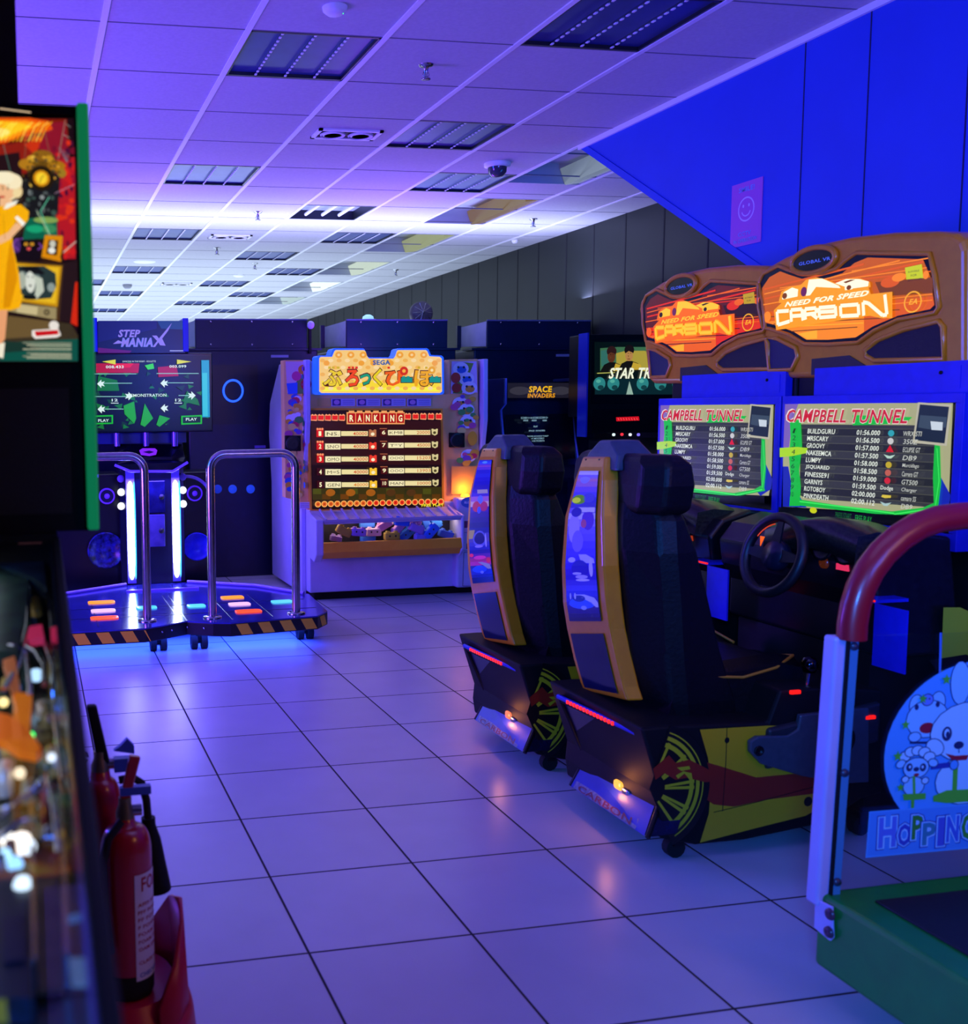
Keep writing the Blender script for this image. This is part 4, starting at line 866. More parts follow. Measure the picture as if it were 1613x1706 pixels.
    for xs in (x0-.065, x1+.0):
        b = MB(); w_ = .06 if xs < x0 else .025
        b.prism([(xs, Y0, .66), (xs, YF-.01, .62), (xs, YF-.01, .37), (xs, YF+.05, .31), (xs, Y0, .34)], (w_, 0, 0), white); b.build('tray_cheek', T, bevel=.01, seg=3)
    b = MB(); b.prism([(x0-.01, YF-.005, .455), (x0-.01, YF-.012, .385), (x0-.01, YF+.03, .335), (x0-.01, Y0, .35), (x0-.01, Y0, .40), (x0-.01, YF+.06, .40), (x0-.01, YF+.02, .455)], (x1-x0+.02, 0, 0), yel); b.build('tray_lip', T, bevel=.006, seg=3)
    b = MB(); b.box(x0, x1, Y0-.015, Y0-.003, .40, .62, D('1a1424', .5)); b.box(x0, x1, YF+.03, Y0-.01, .425, .43, D('3a3040', .5)); b.build('tray_inside', T)
    gm = bpy.data.materials.new('clear_acrylic'); gm.use_nodes = True; nt = gm.node_tree; pb = nt.nodes['Principled BSDF']; pb.inputs['Base Color'].default_value = (.9, .95, 1, 1); pb.inputs['Roughness'].default_value = .03
    tr = nt.nodes.new('ShaderNodeBsdfTransparent'); tr.inputs[0].default_value = (.94, .96, 1, 1); mx = nt.nodes.new('ShaderNodeMixShader'); mx.inputs[0].default_value = .05; gs = nt.nodes.new('ShaderNodeBsdfGlossy'); gs.inputs['Roughness'].default_value = .03
    nt.links.new(tr.outputs[0], mx.inputs[1]); nt.links.new(gs.outputs[0], mx.inputs[2]); nt.links.new(mx.outputs[0], nt.nodes['Material Output'].inputs[0]); MATS['clear_acrylic'] = gm
    b = MB(); b.box(x0, x1, YF-.004, YF, .455, .61, gm); b.build('tray_window', T)
    b = MB(); b.box(x0-.005, x1+.005, YF-.01, YF+.004, .60, .617, D('a8a0c0', .3)); b.build('window_rail', T)
    # control column on the right
    b = MB(); q0, q1 = P3(1115, 1100, Y0), P3(1215, 1370, Y0); XR2 = XR+.0
    b.box(x1+.03, XR+.03, Y0-.08, Y0+.02, .06, .73, white); cc_ = b.build('control_column', T, bevel=.02, seg=4)
    c = Cv('Y', Y0-.0812)
    c.ell(*cp([(1155,1105)])[0], 14, 9, D('3868c0')); c.text('BLOCK', *cp([(1128,1112)])[0], *cp([(1182,1098)])[0], D('e0e8f8'), 0, .02); c.rect(*cp([(1120,1205)])[0], *cp([(1190,1245)])[0], D('34306a'))
    c.line(cp([(1125,1378),(1210,1378),(1210,1565),(1118,1562),(1125,1378)]), .8, D('403a58')); c.line(cp([(1118,1270),(1195,1270),(1195,1370),(1125,1370),(1118,1270)]), .6, D('403a58')); c.ell(*cp([(1188,1468)])[0], 2, 2.6, D('282438'))
    c.rect(*cp([(1138,1328)])[0], *cp([(1172,1360)])[0], D('2a2858')); c.mb.build('column_print', cc_)
    q = P3(1162, 1228, Y0-.085); b = MB(); b.lathe([(.022, 0), (.02, .014), (.0, .017)], q, E('ff2818', 1.4), axis=(0, -1, 0), seg=16); b.build('coin_button', cc_, label='small red lit button')
    q = P3(1132, 1062, Y0-.04); b = MB(); b.lathe([(.035, 0), (.032, .014), (.018, .022), (0, .024)], (q.x, q.y, .735), E('ffb030', 2.5), seg=16); b.build('lamp', T, label='glowing amber lamp')
    l = bpy.data.lights.new('amber_lamp_light', 'POINT'); l.color = (1, .35, .04); l.energy = 1.6; l.shadow_soft_size = .03; o = bpy.data.objects.new('amber_lamp_light', l); COL.objects.link(o); o.location = (q.x, q.y-.03, .79)
    l = bpy.data.lights.new('tray_light', 'AREA'); l.color = (1, .75, .5); l.energy = 1.5; l.shape = 'RECTANGLE'; l.size = 1.0; l.size_y = .05; o = bpy.data.objects.new('tray_light', l); COL.objects.link(o); o.location = ((x0+x1)/2, Y0-.12, .60)
    # small sticker
    c = Cv('Y', Y0-.001); q = cp([(225,1103)])[0]; c.rect(*q, *cp([(292,1140)])[0], D('d0c8e8')); [c.line(cp([(232, yy), (285, yy)]), .7, D('6858a0')) for yy in (1112, 1121, 1130)]; c.mb.build('notice', T)
    return T, P3, YF
PT, P3, YF = prize()
TB = [(468,1262,'c8a030',.5,'yellow','at the far left of the tray'), (425,1303,'9a78c8',.2,'purple','in the bottom left corner of the tray'), (595,1222,'3878e0',0,'blue','lying flat at the back left of the tray'), (548,1268,'a878d0',.1,'purple','half hidden behind the pale face block'), (630,1268,'d8b0d0',0,'pale pink','with a face near the tray centre left'), (600,1304,'3880e8',.05,'blue','lying at the tray bottom left of centre'), (730,1290,'d0b028',0,'yellow','lying at the tray bottom centre'), (692,1228,'d088b8',-.5,'pink','leaning at the back left of centre'), (722,1208,'c8b040',.1,'yellow','small one at the back centre'), (785,1212,'3070e0',.1,'blue','at the back right of centre'), (765,1248,'b888c8',-.9,'lilac','standing upright at the tray centre'), (815,1272,'2a70e8',-.7,'bright blue','tilted steeply at the centre right'), (865,1248,'b080d0',.4,'purple','tilted right of the steep blue one'), (850,1207,'c080c8',0,'pink','at the back right of the tray'), (915,1215,'2f68d8',1.2,'blue','standing on end at the back right'), (943,1265,'3078e8',-.8,'big blue','tilted at the right side of the tray'), (1025,1280,'2858c8',.3,'dark blue','at the far right of the tray'), (968,1210,'3888e8',.9,'light blue','leaning at the back right corner'), (885,1295,'8a80d8',.1,'violet','small one low at the right')]
for i, (x, y, cc, r, cn, pl) in enumerate(TB):
    dpt = YF+(.042, .10, .158)[i % 3]
    p = P3(x, y, dpt)
    big = 1.15 if 'big' in cn or 'bright' in cn else (.75 if 'small' in pl or 'corner' in pl and cn == 'purple' else 1)
    rot = Matrix.Rotation(r, 3, 'Y')
    t = thing('toy_block', cn+' soft toy block '+pl, 'toy', p, 'toy blocks in the prize tray')
    b = MB(); m = noisy('toy_'+cc, cc, cc, 20, .6); b.rbox(p, (.112*big, .05, .056*big), m, rot, r=.35); b.build('body', t)
    for s_ in (-1, 1):
        b = MB(); q = p+rot @ Vector((s_*.03*big, 0, .028*big)); b.lathe([(.016, 0), (.015, .010), (0, .012)], q, m, axis=rot @ Vector((0, 0, 1)), seg=10); b.build('stud', t)
    if 'face' in pl or i in (6, 11, 15):
        for s_ in (-1, 1): b = MB(); q = p+rot @ Vector((s_*.022, -.026, .004)); b.lathe([(.007, 0), (.005, .002), (0, .003)], q, D('181018'), axis=rot @ Vector((0, -1, 0)), seg=8); b.build('eye', t)
# ================================================================ dance machine
def dance():
    T = thing('dance_machine', 'dance platform game with steel handrails and two glowing white light bars', 'arcade machine', (.85, 6.6, 0))
    navy = noisy('deck_navy', '2c3088', '363aa0', 14, .16, coat=.4); zt, zb = .17, .082
    hz = mat('hazard_yellow', 'ffc828', .5)
    # deck: two pads meeting at a shallow notch
    deck = [(-.25,5.80),(.60,5.80),(.72,5.86),(.86,5.945),(1.0,5.86),(1.10,5.83),(1.64,5.90),(1.735,6.02),(1.78,6.62),(1.55,6.95),(1.1,7.3),(.60,7.3),(.1,6.98),(-.25,6.62)]
    b = MB(); b.prism([(x, y, zt-.008) for x, y in deck], (0, 0, -.075), D('0a0a14', .4)); fd = b.build('stage_frame', T, bevel=.004)
    b = MB(); b.prism([(x, y, zt) for x, y in deck], (0, 0, -.008), navy); b.build('stage_deck', T)
    # hazard strip on the front faces: black band with slanted yellow blocks
    b = MB()
    segs = [((-.25,5.80),(.60,5.80)), ((1.10,5.83),(1.64,5.90)), ((1.64,5.90),(1.735,6.02))]
    for (xa, ya), (xb, yb) in segs:
        A = Vector((xa, ya, 0)); B_ = Vector((xb, yb, 0)); d = (B_-A); L = d.length; d.normalize(); n = Vector((d.y, -d.x, 0))
        k = 0.0
        while k < L-.03:
            e_ = min(.072, L-.03-k)
            p = A+d*(k+.03)+n*.0015; b.add([p+Vector((0, 0, zt-.012)), p+d*e_+Vector((0, 0, zt-.012)), p+d*min(e_+.035, L-k)+Vector((0, 0, zb+.012)), p+d*.035+Vector((0, 0, zb+.012))], [(0, 3, 2, 1)], hz); k += .135
    b.build('hazard_strip', T, label='yellow and black hazard stripe')
    b = MB()
    for x, y in ((.70,5.845),(.76,5.88),(.86,5.94),(.95,5.885)): b.lathe([(.006, 0), (.006, .003), (0, .004)], (x, y-.004, .135), steel, axis=(0, -1, 0), seg=8)
    b.build('hinge_bolt', T)
    # seams & chrome lines on the deck
    b = MB()
    for x, y0, y1 in ((.34,5.9,6.7),(-.02,5.9,6.7),(.82,5.95,6.8),(.86,5.95,6.8),(1.13,5.93,6.75),(1.38,5.95,6.7)): b.box(x-.003, x+.003, y0, y1, zt, zt+.002, steel)
    for y in (6.15, 6.45): b.box(-.2, 1.7, y-.002, y+.002, zt, zt+.0015, D('05060c', .3))
    b.tube([(-.2, 6.66, zt+.01), (.15, 6.98, zt+.01), (.62, 7.27, zt+.01)], .012, mat('violet_trim', 'a080f0', .3), 8); b.tube([(1.06, 7.27, zt+.01), (1.5, 6.98, zt+.01), (1.74, 6.6, zt+.01)], .012, MATS['violet_trim'], 8)
    b.box(.6, 1.1, 7.0, 7.02, zt, zt+.012, MATS['violet_trim'])
    b.build('deck_trim', T)
    # glowing arrows panels (positions read from where they sit on the deck)
    for x, y, cc, w_ in ((169,1003,'ff9a28',44),(172,1017,'f0b8ff',40),(174,1029,'ff5a20',46),(387,995,'ff9a28',38),(399,1006,'f0b8ff',36),(414,1018,'ff5020',44),(244,1012,'48c8ff',34),(327,1009,'58d0ff',30),(470,1002,'58c8ff',36)):
        p = Pz(x, y, zt+.004); q = Pz(x+w_/2, y, zt+.004); r = (q-p).length
        b = MB(); b.rbox(p, (2*r, .09, .008), E(cc, 1.25), r=.5); l_ = {'ff9a28': 'orange', 'f0b8ff': 'pale violet', 'ff5a20': 'red', 'ff5020': 'red', '48c8ff': 'cyan', '58d0ff': 'cyan', '58c8ff': 'cyan'}[cc]
        b.build('step_light', T, label=l_+' glowing step light')
    # handrails
    for (xa, xb, y) in ((-.14, .633, 6.0), (1.021, 1.534, 6.0)):
        zt_ = 1.14; r = .09; pts = [(xa, y, zt)]+[(xa, y, zt+(zt_-r-zt)*k/4) for k in range(1, 4)]
        pts += [tuple(p) for p in arc((xa+r, y, zt_-r), r, math.pi, math.pi/2, 8, (1, 0, 0), (0, 0, 1))]+[tuple(p) for p in arc((xb-r, y, zt_-r), r, math.pi/2, 0, 8, (1, 0, 0), (0, 0, 1))]+[(xb, y, zt+.4), (xb, y, zt)]
        b = MB(); b.tube(pts, .025, chrome if 0 else steel, 16); hr = b.build('handrail', T)
        for x in (xa, xb):
            b = MB(); b.lathe([(.055, 0), (.055, .008), (.03, .014), (.024, .014)], (x, y, zt), steel, seg=20, cap=False); b.build('flange', hr)
    # castors
    for x, y in ((.69, 5.96), (.93, 5.95), (1.60, 6.05), (1.60, 6.8), (.0, 6.0)):
        b = MB()
        b.box(x-.02, x+.02, y-.02, y+.02, .07, .12, blackm)
        for s_ in (-.03, .03): b.tube([(x+s_-.018, y, .043), (x+s_+.018, y, .043)], .043, rubber, 18)
        b.box(x-.05, x+.05, y-.015, y+.015, .035, .075, blackm); b.build('castor', T)
    # tower
    YT = 7.36
    x0, x1 = .60, 1.06
    def tp(pts): return [(100+x/5.377, 700+y/5.377) for x, y in pts]
    b = MB(); b.prism([(x0, YT+.02, .17), (.68, YT-.06, .17), (.98, YT-.06, .17), (x1, YT+.02, .17), (x1, YT+.45, .17), (x0, YT+.45, .17)], (0, 0, .90), D('0a0c30', .25)); b.build('tower', T, bevel=.004)
    b = MB(); b.box(-.1, 1.30, YT+.12, YT+.5, .0, .95, D('070818', .3)); b.build('tower_wings', T, bevel=.02)
    # speaker pods and round speakers
    q = lambda x, y, Y: Py(*tp([(x, y)])[0], Y)
    for cxp, cyp, rx, col_ in ((410,1165,165,'10143a'),(1225,1130,125,'2a30e0')):
        p = q(cxp, cyp, YT+.11); r = abs(q(cxp+rx, cyp, YT+.11).x-p.x)
        b = MB(); b.lathe([(r, 0), (r, .02), (r*.93, .024), (r*.9, .015), (0, .02)], p, noisy('spk_'+col_, col_, '2a30a0' if col_ == '10143a' else '3238f0', 30, .25), axis=(0, -1, 0), seg=36); b.build('speaker', T, label='round clear-covered speaker' if cxp < 500 else 'round violet speaker')
    for s_, cxp in ((-1, 350), (1, 1130)):
        p = q(cxp, 700, YT+.10); pts = arc((p.x, p.y, p.z-.03), .19, math.pi/2, 0 if s_ > 0 else math.pi, 12, (1, 0, 0), (0, 0, 1)); b = MB(); b.tube([tuple(a) for a in pts]+[tuple(pts[-1]+Vector((0, 0, -.08)))], .012, MATS['violet_trim'], 8); b.prism([Vector((a.x, a.y+.015, a.z)) for a in pts]+[Vector((p.x, p.y+.015, p.z-.12))], (0, .02, 0), D('0a0b22', .3)); b.build('side_pod', T)
        pp = q(420 if s_ < 0 else 1205, 680 if s_ < 0 else 655, YT+.09); b = MB(); b.lathe([(.058, 0), (.058, .01), (.05, .014), (.046, .006), (.02, .006), (.02, .012), (0, .014)], pp, mat('violet_ring', '7848f0', .3, 0, '5020e0', .5), axis=(0, -1, 0), seg=28); b.lathe([(.046, .0145), (.02, .0145)], pp, D('100c38', .3), axis=(0, -1, 0), seg=28, cap=False); b.build('tweeter', T)
    # led bars
    for xa, xb, ya, yb in ((592,680,550,1425),(1000,1080,540,1405)):
        p0, p1 = q(xa, ya, YT-.07), q(xb, yb, YT-.07); top = q(xa, ya-105, YT-.07).z
        b = MB(); b.box(p0.x-.002, p1.x+.004, YT-.068, YT-.04, p1.z-.03, top, mat('bar_channel', '7a70d8', .3)); ch = b.build('bar_channel', T)
        b = MB(); xm = (p0.x+p1.x)/2; b.rbox((xm, YT-.072, (p0.z+p1.z)/2), (.05, .02, p0.z-p1.z), E('cfe0ff', 14), r=.8); b.build('light_bar', ch, label='glowing white light bar')
        b = MB(); b.rbox((xm+.028, YT-.068, (p0.z+p1.z)/2), (.016, .014, p0.z-p1.z), E('3898ff', 3), r=.8); b.build('light_edge', ch)
    for x, y, on in ((548,645,1),(548,770,1),(545,525,0),(1100,627,1),(1103,750,1),(1098,508,0)):
        b = MB(); b.lathe([(.027, 0), (.026, .012), (.018, .018), (0, .02)], q(x, y, YT+.0), E('e8eeff', 1.6) if on else mat('unlit_violet', '8868d8', .3), axis=(0, -1, 0), seg=18); b.build('button_lamp', T, label='white lit round lamp' if on else 'unlit round lamp')
    for y0_, y1_, cc in ((540,835,'181c50'),(842,1138,'6058b0')):
        p0, p1 = q(770, y1_, YT-.072), q(940, y0_, YT-.072); b = MB(); b.box(p0.x, p1.x, YT-.074, YT-.06, p0.z, p1.z, noisy('dr_'+cc, cc, '2c3080' if cc == '181c50' else '8078d0', 12, .15, metal=.5)); dr = b.build('access_door', T, bevel=.006)
        b = MB(); b.lathe([(.02, 0), (.018, .01), (0, .012)], q(910, (y0_+y1_)/2, YT-.076), D('0a0a18'), axis=(0, -1, 0), seg=14); b.build('lock', dr)
    # console hood with emblem
    hd = [q(x, y, YT-.20) for x, y in ((490,400),(630,455),(1010,455),(1145,375),(1085,215),(480,225))]
    b = MB(); b.loft([[hd[0], hd[1], hd[2], hd[3]], [q(500,330,YT-.02), q(640,330,YT-.10), q(1000,330,YT-.10), q(1120,330,YT-.02)], [q(480,215,YT+.05), q(640,215,YT+.05), q(960,215,YT+.05), q(1090,215,YT+.05)]], D('080a1c', .2)); b.tube([q(490,402,YT-.2), q(630,458,YT-.2), q(1010,458,YT-.2), q(1145,377,YT-.2)], .009, mat('violet_glow_trim', '6040f0', .3, 0, '5030f0', .9), 8); h = b.build('console_hood', T)
    c = Cv('Y', YT-.13); c.poly(tp([(710,270),(740,252),(850,252),(872,270),(860,310),(800,322),(725,312)]), mat('emblem', 'a030c0', .3, 0, '8020c0', .7)); c.poly(tp([(740,285),(800,272),(845,285),(800,300)]), D('20104a'))
    c.mb.build('emblem', h)
    for x in (512, 772, 1028):
        b = MB(); p = q(x, 170, YT+.02); b.tube([(p.x, p.y, p.z-.05), (p.x, p.y, p.z+.08)], .022, mat('violet_metal', '8878e0', .25, .7), 14); b.build('monitor_post', T)
    b = MB(); p0, p1 = q(345, 215, YT+.1), q(1130, 110, YT+.1); b.box(p0.x, p1.x, YT+.1, YT+.3, p0.z, p1.z+.02, D('10107a', .3)); b.build('neck', T)
    # monitor
    b = MB(); b.box(.40, 1.275, YT-.02, YT+.1, 1.245, 1.80, D('050812', .2)); mo = b.build('monitor', T, bevel=.008)
    ms = MB().box(.415, 1.262, YT-.023, YT-.019, 1.262, 1.785, E('041008')).build('screen', mo)
    c = Cv('Y', YT-.0245)
    def sp(pts): return [(100+x/2.843, 500+y/2.843) for x, y in pts]
    G = E('20a018'); G2 = E('107010'); G3 = E('38d020'); Rr = E('e01818'); W_ = E('d8f0e8'); cy = E('28a8c8'); yl = E('d8d818')
    c.poly(sp([(0,282),(705,282),(700,610),(0,610)]), E('040c10'))
    random.seed(11)
    for k in range(70):
        x, y = random.uniform(60, 690), random.uniform(290, 600); r = random.uniform(6, 26); a = random.uniform(0, 6.28)
        c.poly(sp([(x+r*math.cos(a+q_)*random.uniform(.6, 1.2), y+r*.7*math.sin(a+q_)) for q_ in (0, 2.1, 4.2)]), random.choice([G2, E('0a4010'), E('061c14'), E('08300c'), G2]))
    c.poly(sp([(170,300),(375,300),(370,345),(170,345)]), E('b01018')); c.poly(sp([(462,318),(550,310),(560,360),(465,365)]), E('a01018')); c.poly(sp([(250,300),(350,300),(330,320),(255,322)]), Rr)
    c.poly(sp([(300,500),(350,480),(360,560),(350,585),(305,540)]), G); c.poly(sp([(180,360),(270,380),(280,430),(175,430)]), G2); c.poly(sp([(400,490),(440,560),(400,600),(380,590)]), G); c.poly(sp([(400,310),(440,300),(445,325),(415,330)]), G3)
    c.poly(sp([(600,430),(650,470),(660,500),(580,480)]), G2); c.poly(sp([(470,545),(520,560),(470,600),(455,590)]), G)
    c.rect(*sp([(672,285)])[0], *sp([(704,555)])[0], E('1a9ac8')); c.rect(*sp([(675,345)])[0], *sp([(695,550)])[0], E('38c0d8'))
    for y, a, b_ in ((350,120,360),(348,456,655),(394,180,340),(392,480,630),(457,100,330),(452,560,640),(516,190,300)): c.line(sp([(a, y), (b_, y)]), 1.2, E('88c8b8'))
    def arrow(x, y, s_): c.poly(sp([(x-18*s_, y), (x+2*s_, y-20), (x+2*s_, y-8), (x+18*s_, y-12), (x+10*s_, y), (x+18*s_, y+12), (x+2*s_, y+8), (x+2*s_, y+20)]), W_)
    for x, y, s_ in ((193,397,1),(195,517,1),(492,394,1),(493,512,1),(325,455,-1),(622,452,-1)): arrow(x, y, s_)
    c.text('DEMONSTRATION', *sp([(318,459)])[0], *sp([(502,443)])[0], W_, 0, .01)
    for x in (258, 558): c.text('12', *sp([(x-14,480)])[0], *sp([(x+14,467)])[0], W_, 0, .02); c.line(sp([(x-18,488),(x+18,488)]), 1.2, W_)
    c.text('008.433', *sp([(216,324)])[0], *sp([(300,310)])[0], W_, 0, .02); c.text('003.099', *sp([(516,321)])[0], *sp([(596,308)])[0], W_, 0, .02)
    c.poly(sp([(198,292),(262,282),(262,306)]), yl); c.poly(sp([(552,282),(620,292),(552,304)]), yl); c.text('DANCING IN THE NIGHT - ROULETTE', *sp([(295,295)])[0], *sp([(452,287)])[0], W_)
    for x0_, x1_ in ((120, 250), (572, 670)): c.poly(sp([(x0_,548),(x1_,544),(x1_,586),(x0_,590)]), E('18b818')); c.poly(sp([(x0_+7,554),(x1_-7,551),(x1_-7,580),(x0_+7,583)]), E('042808'))
    c.text('PLAY', *sp([(180,577)])[0], *sp([(230,563)])[0], W_, 0, .02); c.text('PLAY', *sp([(594,571)])[0], *sp([(646,557)])[0], W_, 0, .02)
    c.mb.build('screen_image', ms)
    # marquee
    b = MB(); b.box(.46, 1.095, YT, YT+.22, 1.815, 2.02, D('0a1060', .25)); b.box(1.07, 1.11, YT-.01, YT+.22, 1.81, 2.045, D('1420c0', .3)); b.box(.44, .47, YT-.01, YT+.22, 1.81, 2.045, D('1420c0', .3)); mq = b.build('marquee', T, bevel=.004)
    c = Cv('Y', YT-.0015); c.poly(sp([(180,98),(592,98),(592,250),(180,250)]), E('101850')); c.poly(sp([(180,98),(458,98),(458,135),(180,200)]), E('141a6a')); c.poly(sp([(180,225),(340,240),(330,250),(180,250)]), E('5a1470')); c.poly(sp([(460,98),(592,98),(592,140),(480,135)]), E('143c80'))
    lil = E('8878e8'); lb_ = E('5078e8')
    c.text('STEP', *sp([(275,176)])[0], *sp([(380,140)])[0], lil, .25, .04); c.text('MANIA', *sp([(288,222)])[0], *sp([(440,178)])[0], lb_, .25, .07); c.text('MANIA', *sp([(290,221)])[0], *sp([(438,179)])[0], lil, .25, .03)
    c.poly(sp([(438,222),(470,180),(530,108),(512,145),(484,182),(500,216),(474,214),(466,200),(450,222)]), lil); c.poly(sp([(436,168),(458,168),(475,190),(464,198)]), lil); c.poly(sp([(250,208),(275,190),(300,200),(290,205)]), lil); c.line(sp([(520,240),(590,240)]), 1.5, E('a0a8f0'))
    c.mb.build('marquee_face', mq)
    l = bpy.data.lights.new('hood_fill', 'AREA'); l.color = (.16, .10, 1); l.energy = 14; l.shape = 'RECTANGLE'; l.size = .5; l.size_y = .1; o = bpy.data.objects.new('hood_fill', l); COL.objects.link(o); o.location = (.83, YT-.14, .965); o.rotation_euler = (math.radians(-28), 0, 0)  # unseen added fill under the hood, spills blue onto deck and floor
    # under-stage glow strips
    b = MB(); b.box(.0, 1.6, 6.3, 6.32, .078, .086, E('1830ff', 2.0)); b.build('under_glow_strip', T, label='blue light strip under the platform')
    l = bpy.data.lights.new('under_stage_light', 'AREA'); l.color = (.02, .06, 1); l.energy = 22; l.shape = 'RECTANGLE'; l.size = 1.6; l.size_y = .4; o = bpy.data.objects.new('under_stage_light', l); COL.objects.link(o); o.location = (.8, 6.05, .084)
dance()
# ================================================================ black simulator cabinets along the back
navyb = noisy('simulator_black', '060a30', '080c38', 14, .35)
edge = mat('cabinet_edge', '5a6488', .4)
lightside = noisy('lit_side_grey', '8a9aa0', '96a6ac', 10, .5)  # pale grey puts the light on the black box's side into its colour
def simcab(x0, x1, label, ring, xbody):
    before = set(bpy.data.objects)
    T = thing('simulator_cabinet', label, 'arcade machine', ((x0+x1)/2, 8.6, 0), 'tall black simulator cabinets in the back row')
    b = MB(); b.box(xbody[0], xbody[1], 8.02, 9.1, 0, 1.86, navyb); bd = b.build('cabinet_body', T, bevel=.01)
    b = MB(); b.prism([(x0, 8.0, 1.87), (x0, 8.0, 2.095), (x0, 8.38, 2.07), (x0, 8.38, 1.90)], (x1-x0, 0, 0), navyb); hx = b.build('top_box', T, bevel=.006)
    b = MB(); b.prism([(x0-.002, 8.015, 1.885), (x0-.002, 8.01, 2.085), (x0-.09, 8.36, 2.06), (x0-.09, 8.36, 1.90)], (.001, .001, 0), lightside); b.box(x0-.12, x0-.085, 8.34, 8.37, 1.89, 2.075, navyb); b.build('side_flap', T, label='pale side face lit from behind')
    b = MB(); b.box(xbody[0]-.03, xbody[1]+.03, 8.0, 8.2, 1.855, 1.872, navyb); b.build('top_shelf', T)
    b = MB(); b.box(x0, x1, 7.996, 8.01, 2.088, 2.098, edge)
    for k in range(3):
        for z in (1.90, 2.075): b.lathe([(.008, 0), (.007, .004), (0, .005)], (x0+.12+k*(x1-x0-.24)/2, 7.998, z), steel, axis=(0, -1, 0), seg=8)
    b.build('edge_trim', hx)
    zl = Py((x0+x1)/2, 592, 8).z
    b = MB(); b.box(xbody[1]-.38, xbody[1]-.24, 8.012, 8.019, 1.80, 1.82, mat('pale_label', '9898c0', .5)); b.build('label_strip', bd)
    if ring:
        q = Py(389, 651, 7.98); b = MB(); b.tube([(q.x+.076*math.cos(t), 7.995, q.z+.082*math.sin(t)) for t in [2*math.pi*k/36 for k in range(36)]], .0085, E('2050ff', 2.2), 8, closed=True); b.build('light_ring', bd, label='glowing blue ring light')
        b = MB(); b.box(q.x-.20, q.x+.20, 8.008, 8.018, q.z-.26, q.z+.20, D('080a1c', .3)); b.build('speaker_panel', bd)
        for x, s_ in ((363, .5), (388, 1), (418, 1)):
            p = Py(x, 815, 8.0); b = MB(); b.lathe([(.035, 0), (.03, .008), (0, .01)], (p.x, 8.012, p.z), mat('dim_blue_lamp%g' % s_, '1830a0', .3, 0, '1838c0', s_), axis=(0, -1, 0), seg=16); b.build('lamp', bd, label='dim blue lamp')
        for (xa, ya, xb, yb) in ((425, 742, 438, 747),):
            p = Py(xa, yb, 8); p2 = Py(xb+5, ya, 8); b = MB(); b.box(p.x, p2.x, 8.005, 8.02, p.z, p2.z, mat('violet_label', '7058c0', .4)); b.build('small_label', bd)
    K_ = 8.46/8.0
    for o in set(bpy.data.objects)-before:
        if o.type == 'MESH':
            for v in o.data.vertices:
                p = v.co+Vector(T.location); v.co = Vector((p.x*K_, p.y+.46, 1.4035+(p.z-1.4035)*K_ if p.z > .6 else p.z))-Vector((T.location.x*K_, T.location.y+.46, 0))
    T.location = (T.location.x*K_, T.location.y+.46, 0)
    return T
T = thing('simulator_cabinet', 'plain dark cabinet mostly hidden behind the dance machine monitor', 'arcade machine', (.2, 9.0, 0), 'tall black simulator cabinets in the back row')
MB().box(-.9, 1.22, 8.5, 9.5, 0, 1.90, navyb).build('cabinet_body', T, bevel=.01); MB().box(-.93, 1.24, 8.49, 8.7, 1.90, 1.915, navyb).build('top_shelf', T)
simcab(1.26, 2.15, 'tall black cabinet with a glowing blue ring behind the dance machine', True, (1.2, 2.24))
simcab(2.47, 3.32, 'tall black cabinet rising behind the prize machine', False, (2.40, 3.40))
simcab(3.66, 4.58, 'tall black cabinet rising behind the small retro video game', False, (3.56, 4.66))
# small objects above
p = Py(700, 522, 9.9); T = thing('wall_fan', 'round grey fan peeking above the middle black cabinet', 'fan', p)
b = MB(); b.lathe([(.115, 0), (.115, .05), (.09, .07), (.03, .08), (0, .08)], (p.x, p.y, 2.32), noisy('fan_grey', '50485c', '5c5468', 20, .4), axis=(0, -1, 0), seg=28); b.build('housing', T)
b = MB(); b.tube([(p.x, p.y+.02, 2.33), (p.x, p.y+.02, 0)], .015, blackm, 8); b.build('stand', T)
b = MB()
for k in range(10): a = k*math.pi/5; b.tube([(p.x, p.y-.085, 2.33), (p.x+.10*math.cos(a), p.y-.07, 2.32+.10*math.sin(a))], .003, steel, 5)
b.build('guard', T)
p = Py(612, 528, 8.7); T = thing('beacon_light', 'small pale lamp on top of the middle black cabinet', 'lamp', (p.x, 8.68, 2.13))
MB().lathe([(.05, 0), (.045, .025), (.02, .04), (0, .042)], (p.x, 8.68, 2.155), mat('pale_lamp', 'c8f0ff', .3, 0, 'a0f0ff', .6), seg=16).build('lens', T); MB().lathe([(.07, -.015), (.07, 0), (0, 0)], (p.x, 8.68, 2.155), white, seg=16).build('base', T)
p = Py(518, 540, 8.42); T = thing('bullet_camera', 'small white camera at the corner of the ringed cabinet top', 'camera', p)
MB().lathe([(.026, 0), (.03, .03), (.03, .09), (.02, .10), (0, .10)], (p.x, p.y, p.z), white, axis=(-.3, -1, -.2), seg=16).build('body', T); MB().box(p.x-.01, p.x+.01, p.y+.02, p.y+.06, p.z-.24, p.z, blackm).build('bracket', T)
